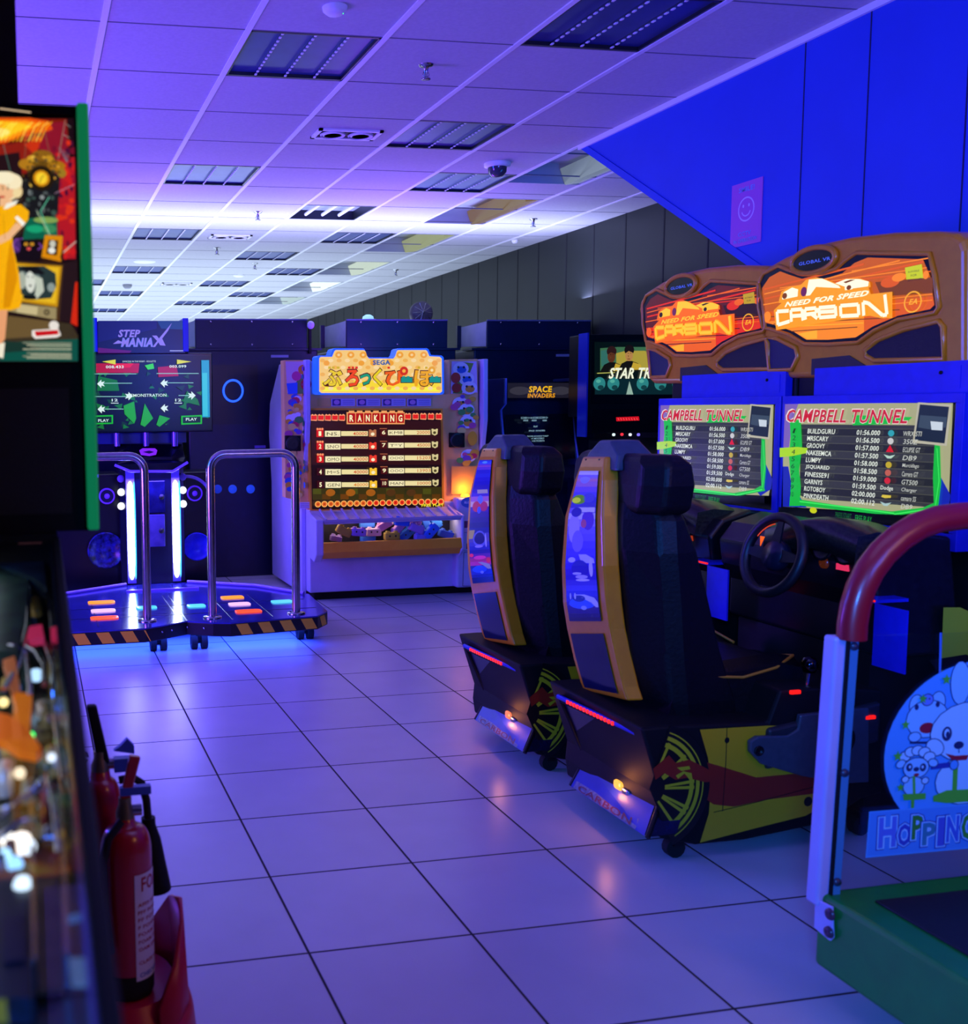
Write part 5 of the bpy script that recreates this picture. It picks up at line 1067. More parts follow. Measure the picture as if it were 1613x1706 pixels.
# ================================================================ retro upright video game
def retro():
    Y = 7.65; T = thing('upright_arcade', 'slim black upright video game with yellow title between cabinets', 'arcade machine', (4.05, 8.0, 0))
    xl, xr = Py(843, 650, Y).x, Py(956, 650, Y).x
    def z(y): return Py(900, y, Y).z
    prof = [(7.62, z(630)), (7.62, z(672)), (7.70, z(682)), (7.66, z(720)), (7.58, z(770)), (7.50, z(800)), (7.5, z(830)), (7.62, z(850)), (7.62, 0), (7.99, 0), (7.99, z(630))]
    for x in (xl-.03, xr):
        b = MB(); b.prism([(x, y, zz) for y, zz in prof], (.03, 0, 0), noisy('side_blue_black', '101a4a', '142058', 10, .3)); s = b.build('side_panel', T, bevel=.004)
        b = MB(); b.tube([(x+.015, y-.002, zz) for y, zz in prof[:7]], .008, mat('t_molding', '6a78e0', .3), 6); b.build('t_molding', s)
    b = MB(); b.box(xl, xr, 7.72, 7.98, .02, z(640), navyb); b.build('cabinet_body', T)
    b = MB(); b.box(xl, xr, 7.64, 7.72, z(663), z(636), D('0c0c18', .3)); mq = b.build('marquee', T)
    c = Cv('Y', 7.639); c.poly([(846,638),(955,638),(955,663),(846,663)], E('1c1a28')); c.ell(866, 651, 17, 7, E('34323e')); c.ell(934, 651, 17, 7, E('34323e'))
    c.text('SPACE', 881, 654, 920, 643, E('e8b010'), .1, .04); c.text('INVADERS', 879, 663, 925, 655, E('d89010'), .1, .04); c.mb.build('marquee_face', mq)
    b = MB(); b.prism([(xl, 7.66, z(690)), (xr, 7.66, z(690)), (xr, 7.60, z(765)), (xl, 7.60, z(765))], (0, .01, 0), D('06081a', .2)); sc = b.build('screen', T)
    c = Cv('Y', 7.598); t_ = E('90b8c8')
    for s_, x0, y0, x1, y1 in (('SCORE<1> HI-SCORE SCORE<2>', 868, 698, 913, 694), ('0000', 872, 702, 880, 699), ('0000', 886, 702, 894, 699), ('0000', 904, 702, 911, 699), ('PLAY', 889, 712, 896, 709), ('SPACE  INVADERS', 881, 719, 908, 716), ('*SCORE ADVANCE TABLE*', 878, 728, 914, 725), ('=? MYSTERY', 885, 732, 907, 729), ('=30 POINTS', 886, 736, 907, 733)): c.text(s_, x0, y0, x1, y1, t_, 0, .01)
    c.mb.build('screen_text', sc)
    b = MB(); b.prism([(xl, 7.52, z(795)), (xr, 7.52, z(795)), (xr, 7.62, z(775)), (xl, 7.62, z(775))], (0, 0, -.03), D('10102a', .3)); b.build('control_panel', T)
    return T
retro()
# ================================================================ far pinball with film artwork
def far_pin():
    Y = 7.25; T = thing('pinball_machine', 'far pinball machine with a yellow and teal film backglass by the dark wall', 'pinball machine', (4.4, 7.0, 0))
    def P(x, y, Y_=Y): return Py(x, y, Y_)
    xl, xr = P(985, 600).x, P(985, 600).x+.72
    zb, zt = P(1030, 672).z, P(1030, 566).z
    b = MB(); b.box(xl-.045, xr+.045, Y, Y+.25, zb-.10, zt+.04, black); b.build('backbox', T, bevel=.006)
    b = MB(); b.prism([(xl-.05, Y-.03, zb-.25), (xl-.05, Y-.03, zt+.05), (xl-.05, Y+.1, zt+.05), (xl-.05, Y+.1, zb-.25)], (.012, 0, 0), mat('blue_armour', '2038c0', .25, .5)); b.build('side_armour', T)
    gl = MB().box(xl, xr, Y-.006, Y, zb, zt, D('04080a', .1)).build('backglass', T)
    c = Cv('Y', Y-.0072)
    def cp(pts): return [(770+x/4.738, 500+y/4.738) for x, y in pts]
    def R(u0, u1, pts, m): c.poly(cp(pts), m)
    R(0, 0, [(1045,330),(1800,330),(1800,745),(1045,745)], E('04100c')); R(0, 0, [(1090,380),(1230,370),(1500,370),(1800,380),(1800,560),(1090,560)], E('3a6a48'))
    R(0, 0, [(1215,420),(1290,400),(1440,400),(1500,420),(1480,560),(1220,560)], E('a89838')); R(0, 0, [(1095,400),(1150,390),(1170,520),(1100,520)], E('306a60')); R(0, 0, [(1600,400),(1780,400),(1780,560),(1600,560)], E('4a7a3c'))
    for x, y, h, sk in ((1180,450,'2a1410','5a3018'), (1318,440,'140c08','b08048'), (1650,450,'181008','a07840')):
        c.ell(*cp([(x, y-45)])[0], 8.2, 9, E(h)); c.ell(*cp([(x-2, y-5)])[0], 6.5, 10.5, E(sk)); c.poly(cp([(x-30,y-50),(x,y-70),(x+30,y-50),(x+28,y-25),(x-5,y-38),(x-30,y-20)]), E(h)); c.poly(cp([(x-12,y-2),(x-4,y-4),(x-6,y+14)]), E('6a4020')); c.line(cp([(x-16,y+25),(x+6,y+25)]), 1.2, E('5a2818'))
        c.poly(cp([(x-95,y+120),(x-60,y+60),(x-20,y+40),(x+20,y+40),(x+70,y+60),(x+95,y+120)]), E('101008')); c.poly(cp([(x+30,y+50),(x+90,y+70),(x+100,y+110),(x+10,y+110)]), E('c0a030')); c.line(cp([(x-14,y-22),(x-4,y-20)]), .8, E('180c08')); c.line(cp([(x+6,y-22),(x+14,y-20)]), .8, E('180c08'))
    R(0, 0, [(1045,620),(1800,620),(1800,745),(1045,745)], E('08242a'))
    for x in (1080, 1190, 1420, 1560, 1700): c.ell(*cp([(x, 660)])[0], 10, 11, E('2a8080')); c.ell(*cp([(x-8, 640)])[0], 4, 3, E('50a898')); c.ell(*cp([(x+10, 690)])[0], 5, 4, E('123c40'))
    c.poly(cp([(1290,745),(1315,640),(1345,745)]), E('90b0a0')); c.line(cp([(1060,578),(1200,572)]), 1.2, E('c8c860'))
    c.text('STAR TREK', *cp([(1150,622)])[0], *cp([(1590,532)])[0], E('f0f4d8'), .3, .03); c.mb.build('backglass_print', gl)
    # display and playfield end
    dz = P(1045, 699).z
    b = MB(); b.box(xl+.02, xr-.02, Y-.02, Y, dz-.10, dz+.08, D('050508', .2)); dp = b.build('display_panel', T)
    c = Cv('Y', Y-.0215); c.poly(cp([(1215,925),(1395,918),(1400,950),(1218,956)]), E('d01020')); 
    for k in range(8): c.line(cp([(1230+k*21,930),(1238+k*21,948)]), .9, E('ff6060'))
    c.mb.build('display_digits', dp)
    for x, y, cc in ((1197,1062,'e0ffff'),(1262,1060,'ff3040'),(1327,1062,'e8f0ff'),(1392,1062,'8070ff'),(1290,1140,'c0a0ff'),(1465,1165,'e0d8ff')):
        q = Py(*cp([(x, y)])[0], Y-.05); b = MB(); b.rbox(q, (.022, .02, .022), E(cc, 1.2), r=1); b.build('bulb', T, label='small glowing bulb')
    c = Cv('Y', Y-.04); c.poly(cp([(1280,1105),(1370,1100),(1365,1130),(1290,1135)]), E('d01828')); c.mb.build('target', T)
    b = MB(); b.prism([(xl-.01, Y, dz-.14), (xl-.01, Y-1.15, dz-.30), (xl-.01, Y-1.15, dz-.55), (xl-.01, Y, dz-.62)], (xr-xl+.02, 0, 0), black); b.build('cabinet', T, bevel=.01)
    for x in (xl+.03, xr-.03):
        for y in (Y-.05, Y-1.1): b = MB(); b.tube([(x, y, dz-.5), (x, y, 0)], .02, steel, 8); b.build('leg', T)
far_pin()
# ================================================================ foreground pinball
def pin():
    T = thing('pinball_machine', 'large foreground pinball machine with green edged backbox and woman in yellow artwork', 'pinball machine', (-.3, 1.1, 0))
    Y = 1.75
    green = mat('green_edge_glow', '0c9a4a', .45, 0, '087848', .7);  # green paint with added glow so it stays bright under blue light
    zT = Py(100, 178, Y).z; zB = Py(100, 884, Y).z; zg = Py(100, 606, Y).z
    b = MB(); b.box(-.66, .098, Y+.012, Y+.28, zB, zT, black); b.build('backbox', T, bevel=.004)
    # front trim around the glass
    xg = Py(128, 400, Y).x
    b = MB(); b.box(-.66, .098, Y-.01, Y+.012, Py(60, 192, Y).z, zT, black); b.box(xg, .098, Y-.01, Y+.012, zB, zT, black); b.box(-.66, .098, Y-.01, Y+.012, zB, zg, blackm); b.build('glass_frame', T)
    sp_ = MB().box(-.62, xg-.02, Y-.013, Y-.01, zB+.03, zg-.04, noisy('speaker_panel_black', '0c0a0e', '121016', 300, .6, .5)).build('speaker_panel', T)
    # green edge strip
    A = [Py(136, 175, Y-.02), Py(153, 174, Y-.02), Py(166, 882, Y-.02), Py(148, 884, Y-.02)]
    x0g, x1g = .0855, .1045
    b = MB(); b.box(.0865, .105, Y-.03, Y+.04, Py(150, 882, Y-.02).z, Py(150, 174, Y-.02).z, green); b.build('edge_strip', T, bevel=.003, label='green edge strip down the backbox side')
    gl = MB().box(-.60, xg, Y-.0, Y+.01, zg, Py(60, 196, Y).z, D('080404', .1)).build('backglass', T)
    c = Cv('Y', Y-.0006, eps=.0003)
    def cp(pts): return [(x/3.413, 150+y/3.413) for x, y in pts]
    def R(pts, h, st=1.0): c.poly(cp(pts), E(h, st))
    def L(pts, w_, h): c.line(cp(pts), w_, E(h))
    def EL(x, y, rx, ry, h, rot=0): c.ell(*cp([(x, y)])[0], rx/3.413, ry/3.413, E(h), rot=rot)
    R([(-1200,150),(432,160),(440,1545),(-1200,1545)], '1a0a10')
    R([(-1200,150),(380,165),(400,400),(-1200,420)], '7a1808'); R([(100,200),(370,180),(425,700),(430,960),(330,960),(300,500)], '8a1428'); R([(320,400),(425,380),(430,960),(340,960)], 'b01824')
    random.seed(4)
    for k in range(60):
        x, y = random.uniform(300, 425), random.uniform(300, 950); EL(x, y, random.uniform(8, 24), random.uniform(8, 22), random.choice(['c81c20', '701028', '4a0c30', 'd83018', '901030']))
    for k in range(30): x, y = random.uniform(0, 240), random.uniform(250, 400); EL(x, y, random.uniform(15, 40), random.uniform(12, 30), random.choice(['c83010', 'a02008', 'e04818', '601008']))
    R([(-1200,160),(170,165),(280,185),(300,230),(240,250),(160,250),(100,280),(20,310),(-1200,330)], 'e85008'); R([(-1200,170),(150,180),(230,200),(170,235),(60,285),(-1200,310)], 'ff9010'); R([(-60,180),(120,195),(190,215),(100,245),(10,290),(-80,290)], 'ffd020'); R([(-60,215),(40,230),(60,250),(10,275),(-60,280)], 'fff080')
    for k in range(14): x = -60+k*22; L([(x, 300), (x+40, 215), (x+70, 190)], 1.5, random.choice(['ffb018', 'ff7010', 'ffe050']))
    R([(0,330),(120,300),(220,400),(150,480),(60,500),(-200,480),(-200,340)], '8a1c10'); R([(-20,380),(110,360),(130,520),(60,540),(-20,520)], '241014')
    L([(20,320),(60,470)], .8, '4a8070'); L([(150,250),(140,420)], .8, '786048'); L([(250,230),(290,400)], .8, '786048'); L([(370,180),(330,400)], 1, '8a8070'); L([(375,200),(400,220)], .7, 'a0a098'); L([(355,260),(395,280)], .7, 'a0a098')
    # web lines
    for k in range(6): L([(380, 420), (330+k*12, 330+k*8)], .6, '707080')
    # clock
    R([(130,520),(340,480),(330,700),(300,740),(150,720)], '18181c')
    EL(240, 440, 105, 55, '6a4810'); EL(150, 430, 45, 30, 'b07818'); EL(320, 440, 50, 30, 'a87010'); EL(240, 380, 60, 30, '8a5c14'); EL(350, 480, 25, 26, '9a7820'); EL(180, 400, 26, 20, 'd09a28'); EL(280, 400, 26, 20, 'c08c20')
    for k in range(40): a = random.uniform(0, 6.28); r = random.uniform(50, 115); EL(240+r*math.cos(a), 470+r*.85*math.sin(a), 8, 7, random.choice(['d8a030', '5a4010', '302818', 'e8c050', '3a3a30', '8a6818']))
    EL(235, 510, 72, 70, '241808'); EL(235, 512, 46, 46, 'd89010'); EL(235, 512, 32, 33, 'f8d030'); 
    for k in range(12): a = k*math.pi/6; L([(235+36*math.cos(a), 512+37*math.sin(a)), (235+43*math.cos(a), 512+44*math.sin(a))], .9, '4a2c08')
    L([(235,512),(250,495)], 1, '3a2008'); L([(235,512),(225,540)], 1, '3a2008')
    for k in range(30): x, y = random.uniform(130, 310), random.uniform(590, 720); EL(x, y, random.uniform(5, 16), random.uniform(6, 18), random.choice(['2a2c30', '505858', '8a9090', '181a1c', '3a5048']))
    R([(150,740),(320,730),(325,850),(130,860)], '0c6048'); EL(260, 750, 70, 18, '80a050'); EL(200, 800, 50, 22, '18a070'); EL(280, 800, 40, 26, '3a8858'); L([(280,620),(230,700),(280,820)], 1.2, '60c8a0'); L([(420,550),(310,600)], 1, 'a08098'); L([(430,870),(350,940)], 1.5, 'c8c0b0'); L([(210,700),(290,850)], 1, 'c0d8b0')
    R([(80,860),(130,850),(110,930),(70,940)], '4a2870'); L([(130,855),(90,860),(75,895),(110,920)], 2.2, '7a40a0'); L([(210,920),(240,900),(220,880)], 2, '7a40a0')
    # cat
    R([(105,980),(120,900),(110,850),(140,870),(185,870),(215,850),(205,900),(235,960),(200,985),(150,990)], '140c14'); EL(148, 886, 11, 9, 'f0a828'); EL(182, 886, 11, 9, 'f0a828'); EL(164, 912, 12, 9, 'e05050'); EL(148, 886, 3, 6, '100808'); EL(182, 886, 3, 6, '100808')
    # picture frame
    R([(255,835),(355,840),(345,985),(235,960)], 'd88808'); R([(275,862),(330,866),(322,950),(262,940)], '382010'); EL(298, 885, 17, 20, 'c8c8b8'); EL(293, 922, 20, 17, 'e8e8e0'); R([(340,960),(358,900),(358,990)], '241410')
    # television
    R([(70,980),(355,1000),(438,975),(440,1100),(400,1310),(330,1320),(60,1260)], '4a3018'); R([(70,990),(350,1010),(325,1240),(60,1200)], 'c89010'); R([(82,1002),(335,1018),(315,1222),(72,1188)], 'e8b820')
    sc_ = [(100,1010),(250,1010),(315,1050),(320,1120),(290,1190),(180,1200),(90,1150),(85,1050)]; R(sc_, '283838'); EL(170, 1080, 60, 55, '607070'); R([(110,1025),(150,1010),(210,1012),(255,1050),(240,1060),(160,1050)], '141418'); EL(172, 1100, 28, 60, 'd8dcd0'); R([(190,1060),(240,1080),(250,1150),(210,1195),(195,1190),(205,1120)], 'c0c8b8'); EL(125, 1090, 22, 50, 'a8b0a0'); EL(290, 1130, 22, 26, '8a9894'); EL(160, 1070, 5, 4, '101010'); EL(185, 1072, 5, 4, '101010'); EL(172, 1120, 9, 5, '302828'); EL(168, 1185, 40, 14, '101418')
    R([(60,1215),(320,1245),(318,1312),(40,1262)], '9a8a60'); R([(100,1225),(215,1240),(210,1285),(95,1270)], 'c8b888'); EL(265, 1270, 17, 17, '302418'); EL(265, 1270, 10, 10, '887850')
    R([(360,1000),(438,975),(440,1100),(400,1330),(335,1315)], '241418'); R([(425,1100),(438,1100),(438,1350),(400,1330)], 'd02810')
    R([(20,1290),(330,1325),(400,1335),(440,1400),(440,1545),(-1200,1545),(-1200,1290)], '3a3020'); R([(50,1290),(320,1325),(340,1400),(0,1420)], '6a5430'); R([(20,1440),(440,1420),(440,1545),(0,1545)], '0c5044'); R([(0,1430),(150,1440),(250,1480),(0,1500)], '18342c')
    # woman in a yellow dress
    sk = 'f0b888'; yd = 'f8b008'; yd2 = 'e09000'
    EL(45, 560, 78, 82, 'f0dcb0'); EL(95, 590, 34, 38, 'e8c890'); EL(35, 575, 52, 66, sk); EL(75, 535, 52, 44, 'f8e8c0'); EL(20, 515, 60, 36, 'f8ecc8'); EL(98, 600, 24, 26, 'f0d8a0'); EL(15, 622, 16, 6, 'c82020'); L([(10,572),(25,570)], 1.2, '5a3018'); L([(38,572),(52,570)], 1.2, '5a3018'); EL(18, 580, 4, 3, '302018'); EL(46, 580, 5, 3, '302018'); L([(5,560),(24,557)], .8, '8a5a30'); L([(38,557),(56,558)], .8, '8a5a30')
    R([(0,630),(45,640),(70,640),(75,675),(0,690)], sk); R([(-60,680),(60,670),(120,665),(165,705),(160,750),(130,790),(90,760),(70,830),(75,900),(110,1060),(125,1200),(115,1245),(60,1260),(-100,1260)], yd); R([(20,690),(40,660),(105,640),(90,665),(40,690)], 'f4f0e0'); R([(85,740),(100,728),(145,770),(130,790)], 'f8f4e8'); R([(95,765),(128,790),(60,860),(0,890),(-10,850),(50,820)], sk); R([(60,870),(72,900),(100,1080),(60,1240),(20,1250),(40,1000)], yd2); R([(-60,690),(0,690),(-10,900),(-60,900)], yd2); L([(20,720),(30,860)], 1, 'd08800')
    R([(-20,1260),(45,1258),(30,1420),(10,1450),(-20,1440)], 'e8a070'); R([(-10,1450),(30,1440),(20,1530),(-10,1520)], 'f0e8d0')
    # red badge and fine print
    EL(305, 1345, 28, 26, 'e8e0d8'); R([(182,1372),(330,1362),(345,1400),(320,1412),(200,1420),(182,1402)], 'f0e8e0'); R([(195,1378),(328,1370),(332,1395),(205,1406)], 'c81018')
    for k in range(8):
        y = 1442+k*12 if k < 4 else 1500+(k-4)*9; L([(130+(k % 3)*22, y), (403, y+2)], 1.4, 'c8c8a8' if k % 2 else '9a9a80')
    L([(0,128),(175,150)], 2, 'e8c8a0')
    c.mb.build('backglass_print', gl)
    # lower cabinet: glass frame rails and body
    s = math.tan(math.radians(6.5)); zr = lambda y: 1.196-s*(1.7-y)
    yb, yf = 1.72, .42
    xr0, xr1 = .0265, .040
    def slab(x0, x1, h0, h1, m, y0=yf, y1=yb):
        b = MB(); b.prism([(x0, y1, zr(y1)+h0), (x0, y1, zr(y1)+h1), (x0, y0, zr(y0)+h1), (x0, y0, zr(y0)+h0)], (x1-x0, 0, 0), m); return b
    b = slab(xr0, xr1, -.045, .0, blackm); b.build('side_rail', T, bevel=.003)
    b = slab(xr0, xr1-.006, -.40, -.045, black); b.build('cabinet_side', T)
    b = slab(-.66, -.62, -.40, .0, blackm); b.build('cabinet_side', T)
    b = slab(-.62, xr0, -.40, -.15, black); b.build('cabinet_floor', T)
    b = MB(); b.box(-.66, xr1, yf-.04, yf, zr(yf)-.40, zr(yf), blackm); b.build('front_board', T)
    b = MB(); b.box(-.66, xr1-.004, yb-.02, yb+.30, zr(yb)-.42, zB-.001, blackm); b.build('rear_body', T)
    pf = slab(-.62, xr0, -.15, -.10, noisy('playfield_board', '101c24', '30402c', 14, .2, coat=.5)); pf.build('playfield', T)
    gl2 = slab(-.62, xr0, -.006, -.003, MATS['clear_acrylic'], yf, yb-.02); gl2.build('playfield_glass', T)
    b = slab(xr0-.004, xr0, -.12, -.01, mat('mirror_blade', '90a8b8', .12, .9)); b.build('mirror_blade', T)
    # playfield furniture placed on the sloping board
    def Ps(x, y, h):      # point where the line of sight meets the plane h above the rail top
        d = ray(x, y); # z = 1.196 - s*(1.7-Y)+h
        t = (1.196-s*1.7+h-HC)/(d.z-s*d.y); return O+d*t
    up = Vector((0, -s, 1)).normalized()
    H = -.10
    def flat(name, pts, h, m, th=.004, label=None):
        b = MB(); b.prism([Ps(x, y, h) for x, y in pts], up*th, m); return b.build(name, T, label=label)
    wood = noisy('maple_lane', 'b0805a', '8a5c3c', 30, .35)
    flat('shooter_lane', [(58,1390),(98,1390),(104,1652),(64,1660)], H+.004, wood, label='pale wooden ball lane')
    flat('lane_guide', [(50,1385),(57,1385),(63,1660),(56,1660)], H+.004, steel, .03); flat('lane_guide', [(98,1330),(104,1330),(118,1650),(108,1650)], H+.004, steel, .03)
    flat('apron', [(-60,1500),(52,1480),(58,1706),(-60,1706)], H+.01, noisy('apron_navy', '0c1422', '162238', 18, .35), .02)
    flat('apron_card', [(5,1530),(40,1525),(42,1600),(5,1605)], H+.032, D('0a1a38', .3), .001); flat('instruction_card', [(115,1600),(142,1600),(146,1645),(120,1645)], H+.05, D('e0c898', .5), .002, 'small cream card')
    flat('apron_arrow', [(112,1530),(130,1525),(132,1535),(114,1540)], H+.05, D('c0b8a0', .5), .002)
    flat('apron_badge', [(-10,1670),(10,1665),(14,1706),(-10,1706)], H+.032, D('a0a820', .4), .001)
    og = noisy('orange_ramp', 'e87818', 'f09020', 20, .3)
    flat('orange_plastic', [(-30,1195),(15,1205),(52,1235),(70,1262),(60,1270),(30,1264),(10,1250),(-30,1235)], H+.05, mat('orange_translucent', 'e87010', .3, 0, 'e06008', .45), .01, 'orange flame shaped plastic')
    flat('orange_plastic', [(25,1170),(54,1172),(50,1215),(36,1245),(22,1220)], H+.045, mat('amber_plastic', 'e88010', .3, 0, 'e07008', .5), .012, 'amber upright plastic'); flat('orange_plastic', [(5,1115),(25,1108),(34,1165),(22,1175),(14,1140)], H+.045, mat('peach_plastic', 'd08048', .3, 0, 'b05820', .35), .012)
    greens = noisy('dark_green_plastic', '0c241c', '2c5038', 20, .55)  # dark mottled green plastic of the ramp
    flat('dark_ramp', [(-30,960),(20,945),(48,975),(44,1040),(30,1110),(-30,1110)], H+.04, greens, .02, 'dark green ramp'); flat('dark_ramp', [(-30,915),(30,905),(70,930),(78,1000),(60,985),(-30,950)], H+.045, noisy('dark_blue_plastic', '0c2830', '1a4858', 16, .55), .02)  # second ramp is dark blue plastic
    flat('pink_plastic', [(46,1056),(70,1052),(74,1074),(48,1078)], H+.05, mat('pink_lit', 'e04868', .3, 0, 'c02848', .6), .01, 'pink lit plastic'); flat('pink_plastic', [(84,1058),(96,1054),(98,1070),(86,1076)], H+.05, MATS['pink_lit'], .01)
    flat('title_plate', [(30,906),(70,903),(70,917),(32,918)], H+.06, mat('title_lit', 'b08088', .3, 0, '704048', .4), .01)
    for pts, r in (([(36,1075),(60,1085),(74,1110),(74,1140)], .004), ([(-10,1080),(20,1075),(45,1090),(50,1140),(48,1180)], .003), ([(0,1350),(30,1335),(60,1310),(72,1295),(70,1315),(50,1325),(20,1340),(0,1365)], .002), ([(0,1395),(30,1372),(55,1365)], .003), ([(70,1060),(88,1110),(92,1200),(104,1300)], .003), ([(48,960),(46,1040),(30,1110),(6,1150)], .004), ([(60,940),(84,1010),(90,1100)], .003), ([(78,1290),(90,1350),(98,1420)], .0025)):
        b = MB(); b.tube([Ps(x, y, H+.05+.01*(i % 2)) for i, (x, y) in enumerate(pts)], r, chrome, 8); b.build('wire_ramp', T, label='shiny wire ramp')
    random.seed(21)
    for k in range(46):
        x, y = random.uniform(-5, 100), random.uniform(925, 1480); 
        if x > 45 and y > 1380: continue
        q = Ps(x, y, H+.005); cc = random.choice(['c8c8b8', '5a7048', 'd8b050', '284838', 'e8e0c8', '784820', '406878', 'b02838', '8a8a60'])
        b = MB(); hh = random.uniform(.012, .04); b.lathe([(random.uniform(.006, .012), 0), (random.uniform(.004, .01), hh), (0, hh+.003)], q, mat('pf_'+cc, cc, .25, .2), axis=up, seg=10); b.build('post', T)
    for x, y, r, cc, st in ((12,1398,.007,'fff8e8',2.5), (36,1405,.010,'fff0e0',2.5), (47,1411,.007,'e8f4ff',2), (38,1475,.008,'d8f0ff',2), (20,912,.012,'ffe8b0',2.5), (14,945,.012,'60b8ff',2), (6,1170,.006,'ffe090',2), (52,1225,.004,'30ff70',3), (86,1262,.005,'e8f4ff',1.5), (33,1288,.006,'ffe8c0',1.5), (10,1205,.005,'fff0c0',1.5), (60,1125,.009,'b8e0ff',1.5), (25,1440,.007,'88c8ff',2), (8,1425,.006,'a8e0ff',2)):
        q = Ps(x, y, H+.03); b = MB(); b.lathe([(0, -r), (r*.7, -r*.7), (r, 0), (r*.7, r*.7), (0, r)], q, E(cc, st), axis=up, seg=12); b.build('bulb', T, label='glowing bulb')
    b = MB(); b.lathe([(.0, -.012), (.0085, -.0085), (.012, 0), (.0085, .0085), (0, .012)], Ps(82, 1395, H+.016), chrome, seg=14); b.build('ball', T)
    l = bpy.data.lights.new('playfield_light', 'AREA'); l.color = (.85, .9, 1); l.energy = 1.5; l.shape = 'RECTANGLE'; l.size = .5; l.size_y = 1.1; o = bpy.data.objects.new('playfield_light', l); COL.objects.link(o); o.location = (-.3, 1.1, zr(1.1)-.012); o.rotation_euler = (math.radians(6.5), 0, 0)
    for x in (.045, -.64):
        for y in (.5, 1.65): b = MB(); b.tube([(x-.03, y, zr(y)-.38), (x-.03, y, 0)], .02, black, 8); b.build('leg', T)
pin()
# dark framed board behind the pinball backbox
T = thing('framed_board', 'black framed blue board rising above the pinball machine', 'board', (-.15, 2.12, 0))
MB().box(-.0505, -.0055, 2.10, 2.16, 0, 2.6, blackm).build('frame', T); MB().box(-.6, -.05, 2.12, 2.14, .0, 2.6, noisy('board_blue', '2848c0', '2c50c8', 6, .4)).build('board_panel', T)
# ================================================================ fire extinguishers on a stand
redp = mat('fire_red', 'b01020', .28, coat=.5)
def extinguisher(name, label, x, y, z0, r, h, kind):
    T = thing(name, label, 'fire extinguisher', (x, y, z0), 'fire extinguishers on the red stand')
    b = MB(); prof = [(r*.9, 0), (r, .012), (r, .05)]
    b.lathe([(r*.92, 0), (r, .01), (r*1.01, .05), (r*1.01, .055)], (x, y, z0), rubber, seg=32, cap=True); b.build('foot', T)
    sh = .24 if kind == 'co2' else .11
    pr_ = [(r, .05), (r, h-sh*.55)]+[(r*math.cos(t)**.55*.78+r*.22, h-sh*.55+sh*.55*math.sin(t)) for t in [k*math.pi/2/9 for k in range(1, 9)]]+[(.022, h), (.018, h+.03)]
    b = MB(); b.lathe(pr_, (x, y, z0), redp, seg=36); b.build('cylinder', T)
    zv = z0+h+.0
    b = MB(); b.lathe([(.02, 0), (.02, .03), (.014, .045), (.014, .06)], (x, y, zv), mat('brass_dull', '9a8a60', .35, .9), seg=16); b.tube([(x, y, zv+.03), (x+.035, y, zv+.03)], .012, steel, 12); b.build('valve', T)
    return T, zv
ex, ey = .168, 2.12
T1, zv = extinguisher('fire_extinguisher', 'front red fire extinguisher with a white printed label', ex, ey, .17, .054, .365, 'foam')
b = MB(); b.prism([(ex-.012, ey-.008, zv+.05), (ex+.01, ey-.008, zv+.055), (ex+.035, ey-.008, zv+.145), (ex+.012, ey-.008, zv+.15)], (0, .016, 0), redp); b.build('lever', T1, bevel=.003)
b = MB(); b.box(ex-.01, ex+.055, ey-.009, ey+.009, zv+.065, zv+.082, mat('tag_blue', '3858c0', .4)); b.build('safety_tag', T1, label='blue safety tag')
b = MB(); b.tube([(ex-.01, ey-.03, zv+.02), (ex-.04, ey-.045, zv-.01), (ex-.052, ey-.05, zv-.06), (ex-.05, ey-.052, zv-.16), (ex-.04, ey-.055, zv-.25)], .009, rubber, 10); b.build('hose', T1)
# label wrapped round the cylinder
def wrap(a0, a1, z0, z1, m, rr, name, parent, n=8):
    b = MB(); vs = []
    for k in range(n+1):
        a = a0+(a1-a0)*k/n; vs += [(ex+rr*math.cos(a), ey+rr*math.sin(a), z0), (ex+rr*math.cos(a), ey+rr*math.sin(a), z1)]
    b.add(vs, [(2*k, 2*k+2, 2*k+3, 2*k+1) for k in range(n)], m, True); return b
cyl = [o for o in T1.children if o.name.startswith('cylinder')][0]
a0, a1 = math.radians(-78), math.radians(2)
lbz = .17
wrap(a0, a1, lbz+.045, lbz+.275, D('e0dcd4', .4), .0556, 'paper_label', T1).build('paper_label', T1)
def wtext(t, s0, s1, z0, z1, m, rr=.0561):
    vs, fs = glyphs(t, 0, .02); X0_ = min(p[0] for p in vs); X1_ = max(p[0] for p in vs); Y0_ = min(p[1] for p in vs); Y1_ = max(p[1] for p in vs)
    b.add([(ex+rr*math.cos(a0+(a1-a0)*(s0+(s1-s0)*(p[0]-X0_)/(X1_-X0_))), ey+rr*math.sin(a0+(a1-a0)*(s0+(s1-s0)*(p[0]-X0_)/(X1_-X0_))), z0+(z1-z0)*(p[1]-Y0_)/(Y1_-Y0_)) for p in vs], fs, m)
b = MB(); rdt = D('b01820', .5)
wtext('FOAM', .2, 1.25, lbz+.237, lbz+.268, rdt)
for k in range(7): wtext('AFFF FOAM SPRAY'[k:k+8], .08, .9, lbz+.205-k*.016, lbz+.213-k*.016, rdt)
b.box(ex, ex, ey, ey, 0, 0, rdt); wtext('CLASS A B', .08, .9, lbz+.080, lbz+.088, rdt); wtext('CHECKED', .1, .9, lbz+.052, lbz+.062, D('3058b0', .5))
b.build('label_print', T1)
x2, y2 = .125, 2.235
T2, zv2 = extinguisher('fire_extinguisher', 'rear red fire extinguisher with black handle and discharge horn', x2, y2, .17, .05, .43, 'co2')
